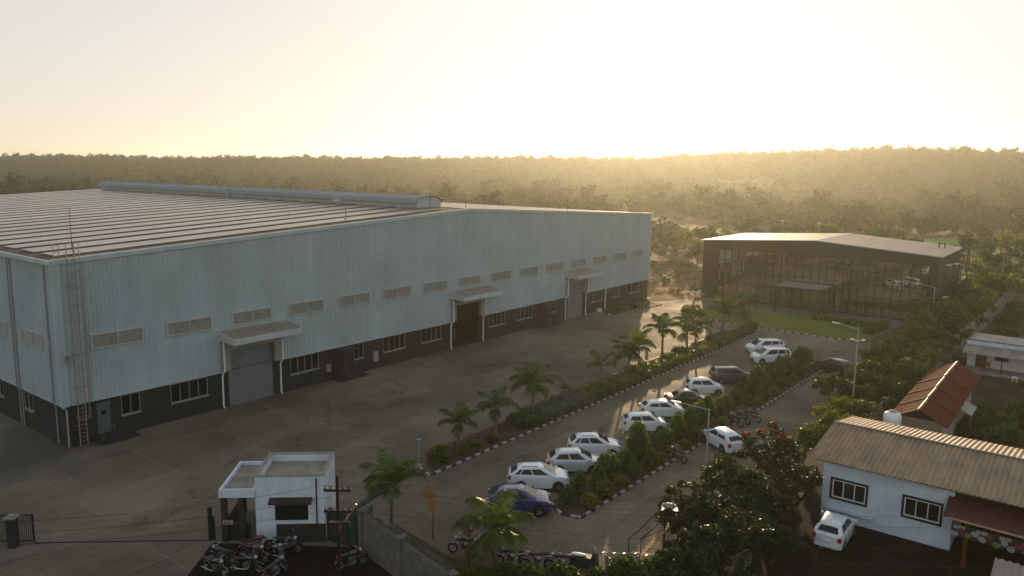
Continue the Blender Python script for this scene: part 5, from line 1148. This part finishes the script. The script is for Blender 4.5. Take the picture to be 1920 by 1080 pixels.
t = thing('tarp_panel', 'dark green sheet panel standing at the gatehouse end of the block wall', 'panel', (-29.6,25.3,0), R(70)); O('sheet', MB().box(-.6,.7,-.03,.03,.25,2.15), M['green'], t); O('frame', MB().tube([(-.6,.06,0),(-.6,.06,2.2)], .03, 6).tube([(.7,.06,0),(.7,.06,2.2)], .03, 6), M['blackmetal'], t)
mb = MB(); t = thing('wire_fence', 'low fence of looped grey wire behind the block wall', 'fence', (-25,26,0))
for i in range(22):
    x = -27.2+i*.28; y = 25.7-.2*i*.28; mb.tube([(x,y,0),(x,y,1.15)], .012, 4); mb.tube([(x,y,.2),(x+.28,y-.06,.9)], .01, 4)
mb.tube([(-27.2,25.7,1.1),(-21,24.5,1.1)], .015, 5); O('wire', mb, M['steel'], t, True)
t = thing('stone_slab', 'pale flat stone slab lying at the foot of the bed by the motorcycles', 'slab', (-21.6,25.8,.09), .2); O('slab', MB().prism([(-.5,-.3),(.4,-.35),(.55,.1),(.3,.35),(-.45,.3)], 0, .14), M['conc2'], t)
for i, (x,y) in enumerate(((-29.9,22.9),(-29.1,22.5),(-30.6,22.2))): 
    t = thing('rock', ('pale rock on the dark earth nearest the block wall foot','pale rock on the dark earth beside the utility pole','pale rock on the dark earth nearest the gatehouse plinth')[i], 'rock', (x,y,.0), i); O('rock', MB().ell((0,0,.1),(.26,.2,.16),9,6,.18,i), M['darkdirt'], t)
# utility pole and lines
PX, PY = -24.1, 20.4
def along(u, v, dist):
    dv = fw*1441.7+r2*(u-960)-u2*(v-540); return Vector((0,0,20))+dv.normalized()*dist
top = along(632, 905, 31); PX, PY, PT = top.x, top.y, top.z
up_ = thing('utility_pole', 'dark utility pole with crossarms and insulators in front of the gatehouse', 'utility pole', (PX,PY,0), R(38))
O('pole', MB().tube([(0,0,0),(0,0,PT+.3)], [.07,.05], 9), M['blackmetal'], up_, smooth=True)
ins = MB(); ca_ = MB()
for z in (PT-.35, PT-1.2): ca_.box(-.52,.52,-.05,.05,z,z+.09)
for z in (PT-.26, PT-1.11):
    for x in (-.46,-.24,.24,.46): ins.lathe([(.03,0),(.045,.03),(.02,.05),(.045,.08),(.02,.11),(.03,.13)], (x,0,z), 8)
O('crossarm', ca_, M['blackmetal'], up_); O('insulator', ins, M['seat'], up_); O('brace', MB().tube([(0,.1,PT-2.0),(.7,.1,PT-.9)], .05, 6), M['copper'], up_)
O('switch_box', MB().box(-.3,.1,-.25,-.1,PT-2.0,PT-1.5).box(.2,.5,-.2,-.1,PT-1.75,PT-1.5), M['blacktrim'], up_)
ends = [(2350,945,46),(2350,970,46),(2350,1005,46),(2350,1048,46)]
for i, (u, v, dd) in enumerate(ends):
    a = Matrix.Translation((PX,PY,0)) @ Matrix.Rotation(R(38),4,'Z') @ Vector(((-.46,.46)[i%2],0,(PT-.13 if i < 2 else PT-.98))); b = along(u, v, dd); m_ = MB(); pts = []
    for k in range(25): q = k/24; p = a.lerp(b, q); p.z -= 1.1*4*q*(1-q)*(.8+.1*i); pts.append(p)
    t = thing('power_line', 'thin overhead power line spanning from the utility pole across the car park', 'power line', a, 0, 'overhead lines'); m_.tube(pts, .005, 4); O('cable', m_, M['blacktrim'], t, True)
for i in range(3):
    a = Matrix.Translation((PX,PY,0)) @ Matrix.Rotation(R(38),4,'Z') @ Vector((-.5+.3*i,0,PT-.1-.45*i)); b = along(-250, 985+i*22, 30); m_ = MB(); m_.tube([a.lerp(b,k/16)-Vector((0,0,1.6*(k/16)*(1-k/16))) for k in range(17)], .006, 4)
    t = thing('power_line', 'thin overhead power line running from the utility pole past the gatehouse wall', 'power line', a, 0, 'overhead lines past the gatehouse'); O('cable', m_, M['blackmetal'], t, True)

# ------------------------------------------------------------------ light blue building with tan roof
bb = thing('workshop', 'light blue rendered building with a long tan corrugated roof', 'building', (-8,45,0)); YW = 45.0
mb = MB(); wall_boxes(mb, 'x', YW, YW+.2, -11.75, -5.05, 0, 3.62, [(-11.2,-9.4,1.35,2.4),(-7.4,-5.65,1.35,2.4)]); mb.box(-11.75,-11.55,YW+.2,53.2,0,3.5); mb.box(-11.55,-5.25,53.0,53.2,0,3.5); mb.box(-5.25,-5.05,YW+.2,53.2,0,3.55); mb.add([(-11.749,YW,3.5),(-11.749,53.2,3.5),(-11.749,49.3,4.3)], [(2,1,0)]); mb.box(-5.05,4,52.9,53.1,0,3.4); mb.box(3.8,4,46,52.9,0,3.3)
O('wall', mb, M['bluewall'], bb, True)
for a, b in ((-11.2,-9.4),(-7.4,-5.65)):
    wo = window(bb, 'x', a, b, 1.35, 2.4, YW, -1, 2, M['white'], None, .05, False); q = MB(); frame_boxes(q, 'x', YW-.035, YW-.003, a-.13, b+.13, 1.22, 2.53, .125, 0); O('surround', q, M['blackmetal'], wo, True)
def corr(x0, x1, ya, za, yb, zb, pitch=.33, amp=.05):
    mb = MB(); vs = []; fs = []; n_ = int((x1-x0)/pitch*6)
    for i in range(n_+1):
        x = x0+(x1-x0)*i/n_; o_ = amp*math.cos(2*math.pi*(x-x0)/pitch); jag = .05*math.sin(math.floor(x/.9)*7.1)
        vs += [(x,ya+jag,za+o_),(x,yb+jag,zb+o_)]
    for i in range(n_): fs.append((2*i,2*i+2,2*i+3,2*i+1))
    return mb.add(vs, fs)
rf = O('roof', corr(-12.5, 4.5, 44.35, 3.62, 49.32, 4.42, .27, .04), M['corr'], bb, True, smooth=True, angle=70)
O('rear_roof', corr(-12.5, 4.5, 49.34, 4.42, 53.9, 3.66, .27, .03), M['corr'], rf, True, smooth=True, angle=70)
O('ridge_cap', MB().tube([(-12.5,49.33,4.46),(4.5,49.33,4.46)], .07, 6), M['offroof'], rf, True)
O('rafter', MB().box(-12.2,4.2,44.6,44.7,3.47,3.56).box(-12.2,4.2,53.3,53.4,3.45,3.54), M['wood'], bb, True)
O('wall_ledge', MB().box(-11.5,-8.9,YW-.25,YW-.002,.62,.72), M['bluewall'], bb, True)
mb = MB(); 
for i in range(7): mb.box(-5.0+.02,-1,YW-.9+i*.0,YW-.9+.02,2,2.02) if False else None
aw = O('porch_awning', corr(-5.3, 3.5, 43.3, 2.5, 45.6, 3.3, .24, .03), M['terracotta'], bb, True, smooth=True, angle=70)
O('awning_rail', MB().tube([(-5.0,43.2,2.55),(-1.9,43.2,2.5),(3.4,43.2,2.48)], .06, 8), M['copper'], aw, True, smooth=True)
O('porch_column', MB().box(-4.3,-4.1,43.3,43.5,0,2.5).box(-.6,-.4,43.3,43.5,0,2.5), M['redroof'], bb, True)
O('inner_wall', MB().box(-5.0,3.8,49.5,49.6,0,3.3), M['basewall'], bb, True)
bn = thing('shop_banner', 'vegetable printed shop banner hanging under the red awning', 'banner', (-3,43.1,0)); O('cloth', MB().box(-4.85,3.3,43.08,43.11,1.72,2.36), M['bannerblack'], bn, True)
rb = random.Random(5); pm = {k: MB() for k in 'rgp'}
for k in range(26):
    x = -4.7+k*.31; z = 1.85+.2*(k%2)+rb.uniform(-.05,.08); w_ = rb.uniform(.14,.24)
    key = 'prgp'[k%4]; m_ = pm[key]; nn = 9; 
    vs = [(x+w_*math.cos(6.28*i/nn)*rb.uniform(.75,1.1), 43.066-.003*(k%5), z+.16*math.sin(6.28*i/nn)*rb.uniform(.7,1.1)) for i in range(nn)]; m_.add(vs, [tuple(range(nn-1,-1,-1))])
for i in range(8): pm['p'].box(-4.75+i*1.0,-4.25+i*1.0,43.067,43.072,2.14,2.33)
for k, m_ in pm.items(): O('printed_pattern', m_, {'r':M['bannerred'],'g':M['bannergreen'],'p':M['bannerpale']}[k], bn, True)
mb = MB()
def ch(x, strokes):
    for (a,b,c,d_) in strokes: mb.box(x+a,x+b,43.04,43.046,2.16+c,2.16+d_)
ch(-3.62, ((0,.03,0,.16),(.1,.13,0,.16),(0,.13,-.02,.01)))
for i in range(4): ch(-2.5+i*.17, ((0,.03,0,.13),(.09,.12,0,.13),(0,.12,.06,.085)) if i%2 else ((0,.03,0,.13),(0,.12,.11,.135)))
O('lettering', mb, M['bannerred'], bn, True)
t = thing('sheet_roof', 'small grey corrugated lean-to roof at the foot of the shop porch', 'roof', (-2,40.9,0)); O('sheet', corr(-2.7, 2.2, 39.6, 1.7, 41.2, 2.0, .3, .04), M['canopytop'], t, True, smooth=True, angle=70); O('post', MB().box(-2.6,-2.5,39.7,39.8,0,1.72).box(-2.6,-2.5,41.0,41.1,0,1.92).box(1.9,2.0,40,40.1,0,1.75), M['blackmetal'], t, True)
# ------------------------------------------------------------------ red roofed shed, tank, white house, precast wall
sh = thing('red_roofed_shed', 'long low shed with a stepped red tiled gable roof', 'shed', (-9.2,65,0)); mb = MB(); mb.box(-10.8,-7.9,59.9,74.0,0,2.6); O('wall', mb, M['precast'], sh, True)
O('gable_wall', MB().add([(-10.8,59.88,2.6),(-7.9,59.88,2.6),(-9.3,59.88,3.4)], [(0,1,2)]), M['blackmetal'], sh, True)
def tier(ya, yb, k):
    mb = MB(); zr = 3.62+.09*k; dz = .95; xl, xr = -11.25, -7.45
    for (xe, s) in ((xl,-1),(xr,1)):
        n_ = 14
        for j in range(n_):
            f0, f1 = j/n_, (j+1)/n_; xa, xb = -9.3+(xe+9.3)*f0, -9.3+(xe+9.3)*f1+.02*s; za, zb = zr-dz*f0+.012, zr-dz*f1+.03
            mb.add([(xa,ya,za),(xb,ya,zb),(xb,yb,zb),(xa,yb,za),(xa,ya,za-.08),(xb,ya,zb-.08),(xb,yb,zb-.08),(xa,yb,za-.08)], [(0,1,2,3) if s > 0 else (3,2,1,0),(4,5,1,0),(6,7,3,2),(5,6,2,1)])
    nj = int((yb-ya)/.95)
    for j in range(1,nj+1):
        y = ya+(yb-ya)*j/(nj+1)
        for xe in (xl, xr): mb.tube([(-9.3,y,zr+.02),(xe,y,zr-dz+.04)], .035, 4)
    return mb, zr
for k, (ya, yb) in enumerate(((58.6,62.1),(62.0,65.4),(65.3,68.9),(68.8,74.8))):
    mb, zr = tier(ya, yb, k); r_ = O('roof', mb, M['redroof'], sh, True); O('ridge_tile', MB().tube([(-9.3,ya-.03,zr+.03),(-9.3,yb+.03,zr+.03)], .085, 7), M['corr'], r_, True, smooth=True)
t = thing('side_sheet', 'pale sheet leaning as a small lean-to on the red roofed shed', 'sheet', (-7.4,66,0)); O('sheet', MB().add([(-7.85,66.2,2.2),(-6.9,66.2,1.7),(-6.9,69.0,1.7),(-7.85,69.0,2.2),(-7.85,66.2,2.26),(-6.9,66.2,1.76),(-6.9,69.0,1.76),(-7.85,69.0,2.26)], [(3,2,1,0),(4,5,6,7),(0,1,5,4),(1,2,6,5),(2,3,7,6),(3,0,4,7)]), M['bannerpale'], t, True); O('post', MB().box(-7.0,-6.92,66.25,66.33,0,1.7).box(-7.0,-6.92,68.85,68.93,0,1.7), M['steel'], t, True)
t = thing('water_tank', 'white plastic water tank standing between tan and red roofs', 'tank', (-10.75,57.6,0)); O('stand', MB().box(-.7,.7,-.7,.7,0,2.2), M['precast'], t); O('tank', MB().lathe([(.58,2.2),(.6,2.3),(.57,2.5),(.6,2.55),(.57,2.75),(.6,2.8),(.58,3.15),(.5,3.32),(.25,3.42)], n=24), M['white'], t, smooth=True); O('lid', MB().lathe([(.24,3.42),(.26,3.44),(.26,3.5),(.1,3.53)], n=16), M['conc2'], t)
ho = thing('white_house', 'small whitewashed house with flat roof and a sheet awning over its veranda', 'house', (-6,92,0)); mb = MB(); wall_boxes(mb, 'x', 91.4, 91.6, -10.5, 6, .2, 2.6, [(-9.75,-8.75,.2,1.95),(-8.05,-6.85,1.15,1.85)]); mb.box(-10.5,-10.3,91.6,97,.2,2.6); mb.box(-10.3,6,96.8,97,.2,2.6); O('wall', mb, M['white'], ho, True)
O('flat_roof', MB().box(-10.45,6,91.6,96.95,2.6,2.72), M['canopytop'], ho, True); O('parapet', MB().box(-10.65,6.1,91.2,91.42,2.5,2.92).box(-10.65,-10.47,91.42,97.1,2.6,2.92), M['bluewall'], ho, True); O('coping', MB().box(-10.7,6.1,91.15,91.47,2.925,2.97).box(-10.7,-10.42,91.475,97.15,2.925,2.97), M['basewall'], ho, True)
O('awning', corr(-10.75, 6, 88.9, 1.98, 91.19, 2.42, .3, .035), M['conc2'], ho, True, smooth=True, angle=70); O('veranda_floor', MB().box(-10.5,6,88.4,91.4,0,.2), M['conc2'], ho, True)
O('door_curtain', MB().box(-9.75,-8.75,91.48,91.5,.2,1.95), M['curtain'], ho, True); wo = window(ho, 'x', -8.05, -6.85, 1.15, 1.85, 91.4, -1, 2, M['blackmetal'])
O('window_hood', MB().box(-8.2,-6.7,90.95,91.39,1.9,1.97), M['basewall'], wo, True)
O('veranda_post', MB().tube([(-7.2,89.0,.2),(-7.2,89.0,1.98)], .05, 7).tube([(-1.5,89.0,.2),(-1.5,89.0,1.98)], .05, 7), M['blackmetal'], ho, True)
t = thing('plastic_chair', 'red plastic chair on the veranda of the small white house', 'chair', (-8.55,90.3,.2), R(200)); O('seat', MB().box(-.24,.24,-.22,.22,.4,.44), M['plasticred'], t); O('backrest', MB().box(-.22,.22,.2,.24,.45,.88), M['plasticred'], t)
for sx in (-1,1):
    for sy in (-1,1): O('leg', MB().tube([(sx*.22,sy*.2,.4),(sx*.25,sy*.23,0)], .022, 6), M['wood'], t)
t = thing('white_stool', 'white plastic stool on the ground before the veranda edge', 'stool', (-5.9,87.6,.0), .3); O('top', MB().lathe([(.2,.42),(.26,.44),(.26,.48),(.2,.5)], n=14), M['white'], t)
for k in range(4): O('leg', MB().tube([(.19*math.cos(k*1.57+.8),.19*math.sin(k*1.57+.8),.43),(.26*math.cos(k*1.57+.8),.26*math.sin(k*1.57+.8),0)], .03, 6), M['white'], t)
pw = thing('precast_wall', 'pale precast boundary wall with capped posts climbing past the office', 'wall', (-11.6,120,0)); mb = MB(); ps = MB(); y = 60.0; i = 0
while y < 186:
    zt = 1.9 if y < 100 else 2.15; x = -13.0+.55*min(1,(y-60)/45)+.9*min(1,max(0,(y-95)/30)); mb.box(x-.04,x+.04,y+.12,y+2.75,0,zt-(.0 if i%3 else .12)); ps.box(x-.12,x+.12,y-.12,y+.119,0,zt+.15); ps.box(x-.17,x+.17,y-.17,y+.17,zt+.152,zt+.22); y += 2.87; i += 1
O('panel', mb, M['precast'], pw, True); O('post', ps, M['precast'], pw, True)
# ------------------------------------------------------------------ stair frame, odds and ends
sf = thing('stair_frame', 'rusty steel stair frame with ochre treads by the bicycles', 'steel frame', (-16,33.6,.013)); mb = MB(); bx_, by_ = -15.9, 33.9
for x, y in ((-16.25,33.75),(-15.65,34.1)): mb.tube([(x,y,-.01),(x,y,3.0)], .05, 7)
for x, y in ((-18.0,33.3),(-17.5,33.7)): mb.tube([(x,y,0),(x,y,1.1),(x+.45,y+.12,1.6),(x+1.55,y+.45,3.1)], .025, 6)
mb.tube([(-17.9,33.1,.5),(-15.6,34.1,.5)], .02, 5); mb.tube([(-17.5,33.6,1.1),(-16.25,33.75,2.0)], .02, 5); mb.tube([(-15.65,34.1,1.0),(-13.9,34.9,.3)], .03, 5); mb.tube([(-16.25,33.75,.4),(-14.3,34.6,1.2)], .03, 5)
O('frame', mb, M['blackmetal'], sf, True)
st = MB(); 
for k in range(14):
    q = k/13; st.obox((-17.35+1.25*q, 33.2+.65*q, .25+1.95*q), (.10,.55,.06), R(28), R(-18))
O('treads', st, M['rope'], sf, True); O('top_plate', MB().obox((-16.1,33.95,3.05),(.8,.5,.06),R(28)), M['blackmetal'], sf, True)
t = thing('striped_bundle', 'pale striped bundle lying on top of the stair frame', 'bundle', (-16.15,33.95,3.1), R(28)); O('bundle', MB().ell((0,0,.12),(.38,.2,.14),14,8,.08,3), M['bannerpale'], t, smooth=True); mb = MB(); 
for x in (-.2,0,.2): mb.torus((x,0,.12),(1,0,0),.165,.02,14,5)
O('strap', mb, M['blacktrim'], t)
t = thing('rail_panel', 'pale metal barrier panel leaning on the dark ground under the trees', 'barrier', (-13.1,35.2,0), R(80)); mb = MB(); frame_boxes(mb, 'x', -.02, .02, 0, 1.6, .05, 1.0, .04, 5); O('frame', mb, M['greypole'], t)
# walking person in dark clothes
pe = thing('person', 'person in dark clothes walking across the sunlit yard', 'person', (-42.2,91.0,.013), R(35))
me = bpy.data.meshes.new('body')
J = {'pel':((0,0,.86),.125),'ch':((.03,0,1.22),.15),'nk':((.05,0,1.42),.06),'hd':((.07,0,1.5),.085),'ht':((.08,0,1.62),.075),
 'hl':((.0,.09,.82),.09),'kl':((.16,.1,.48),.065),'al':((.30,.1,.09),.045),'tl':((.42,.1,.05),.04),'hr':((0,-.09,.82),.09),'kr':((-.05,-.1,.46),.065),'ar':((-.34,-.1,.16),.045),'tr':((-.27,-.1,.05),.04),
 'sl':((.03,.19,1.36),.06),'el':((-.10,.24,1.10),.045),'wl':((-.02,.24,.86),.035),'fl':((.01,.24,.77),.035),'sr':((.03,-.19,1.36),.06),'er':((.06,-.24,1.09),.045),'wr':((.25,-.22,.93),.035),'fr':((.31,-.22,.87),.035)}
E_ = ['pel ch','ch nk','nk hd','hd ht','pel hl','hl kl','kl al','al tl','pel hr','hr kr','kr ar','ar tr','ch sl','sl el','el wl','wl fl','ch sr','sr er','er wr','wr fr']
ks = list(J); me.from_pydata([J[k][0] for k in ks], [tuple(ks.index(q) for q in e.split()) for e in E_], []); bo = bpy.data.objects.new('body', me); COL.objects.link(bo); bo.parent = pe
md = bo.modifiers.new('skin', 'SKIN'); bo.modifiers.new('sub', 'SUBSURF').levels = 1
for i, k in enumerate(ks): v_ = me.skin_vertices[0].data[i]; v_.radius = (J[k][1],)*2; v_.use_root = (k == 'pel')
me.materials.append(M['skin']); 
O('hair', MB().ell((.065,0,1.64),(.1,.09,.075),12,8), M['hair'], pe, smooth=True)
O('shirt', MB().lathe([(.16,0),(.17,.2),(.2,.42),(.17,.5),(.07,.55)], (.02,0,.88), 14).tube([(.03,.19,1.37),(-.10,.25,1.10),(-.03,.25,.9)], [.08,.068,.055], 8).tube([(.03,-.19,1.37),(.06,-.25,1.09),(.22,-.225,.95)], [.08,.068,.055], 8), M['cloth'], pe, smooth=True, angle=60)
O('trousers', MB().tube([(0,.085,.9),(.0,.09,.80),(.16,.1,.48),(.3,.1,.1)], [.12,.115,.085,.07], 9).tube([(0,-.085,.9),(0,-.09,.80),(-.05,-.1,.46),(-.33,-.1,.17)], [.12,.115,.085,.07], 9), M['cloth'], pe, smooth=True, angle=60)
# things out on the scrub and on the hill
t = thing('field_tractor', 'tiny dark vehicle with pale roof standing in the scrub behind the factory', 'vehicle', (-62.4,125.6,.0), R(20), None, .6); O('body', MB().obox((0,0,.75),(2.2,1.2,.6)).obox((-.5,0,1.3),(.9,1.0,.7)), M['basewall'], t); O('roof', MB().obox((-.4,0,1.75),(1.2,1.2,.09)), M['conc2'], t); O('bonnet', MB().obox((.7,0,1.1),(.8,.8,.25)), M['basewall'], t)
for x in (.75,-.75):
    for s in (1,-1): O('wheel', MB().torus((x,s*.65,.4),(0,1,0),.3,.12,18,8), M['tyre'], t, smooth=True)
t = thing('scrap_pipe', 'white sagging pipe lying at the office corner', 'pipe', (-51.5,114.5,0)); O('pipe', MB().tube([(-51.4,113.2,.75),(-51.6,114.2,.35),(-51.7,115.6,.4),(-51.6,117,.7)], .14, 9), M['white'], t, True, smooth=True); O('end_cap', MB().ell((-51.35,113.1,.8),(.24,.24,.22),10,7), M['white'], t, True, smooth=True)
mb = MB(); rr = random.Random(8); 
t = thing('stacked_blocks', 'pair of small pale blocks stacked against the dark office corner', 'blocks', (-50.2,114.2,.02)); O('lower_block', MB().box(-.35,.35,-.22,.22,0,.3), M['plasticred'], t); O('upper_block', MB().box(-.33,.33,-.2,.2,.31,.6), M['conc2'], t)
zb = float(height(-240, 618)); ru = thing('hill_building', 'long unfinished flat roofed building at the foot of the wooded hill', 'building', (-240,618,zb-.4), R(21)); mb = MB(); wall_boxes(mb, 'x', -3, -2.6, -21, 21, 0, 4.6, [(-19+k*6.2,-15.2+k*6.2,1,3.8) for k in range(6)]); mb.box(-21,21,2.6,3,0,4.6); O('wall', mb, M['conc2'], ru); O('roof_slab', MB().box(-21.5,10,-3.6,3.4,4.6,5.1), M['conc2'], ru); O('plinth', MB().box(-8,40,-9,-6.5,-1,.9), M['precast'], ru)
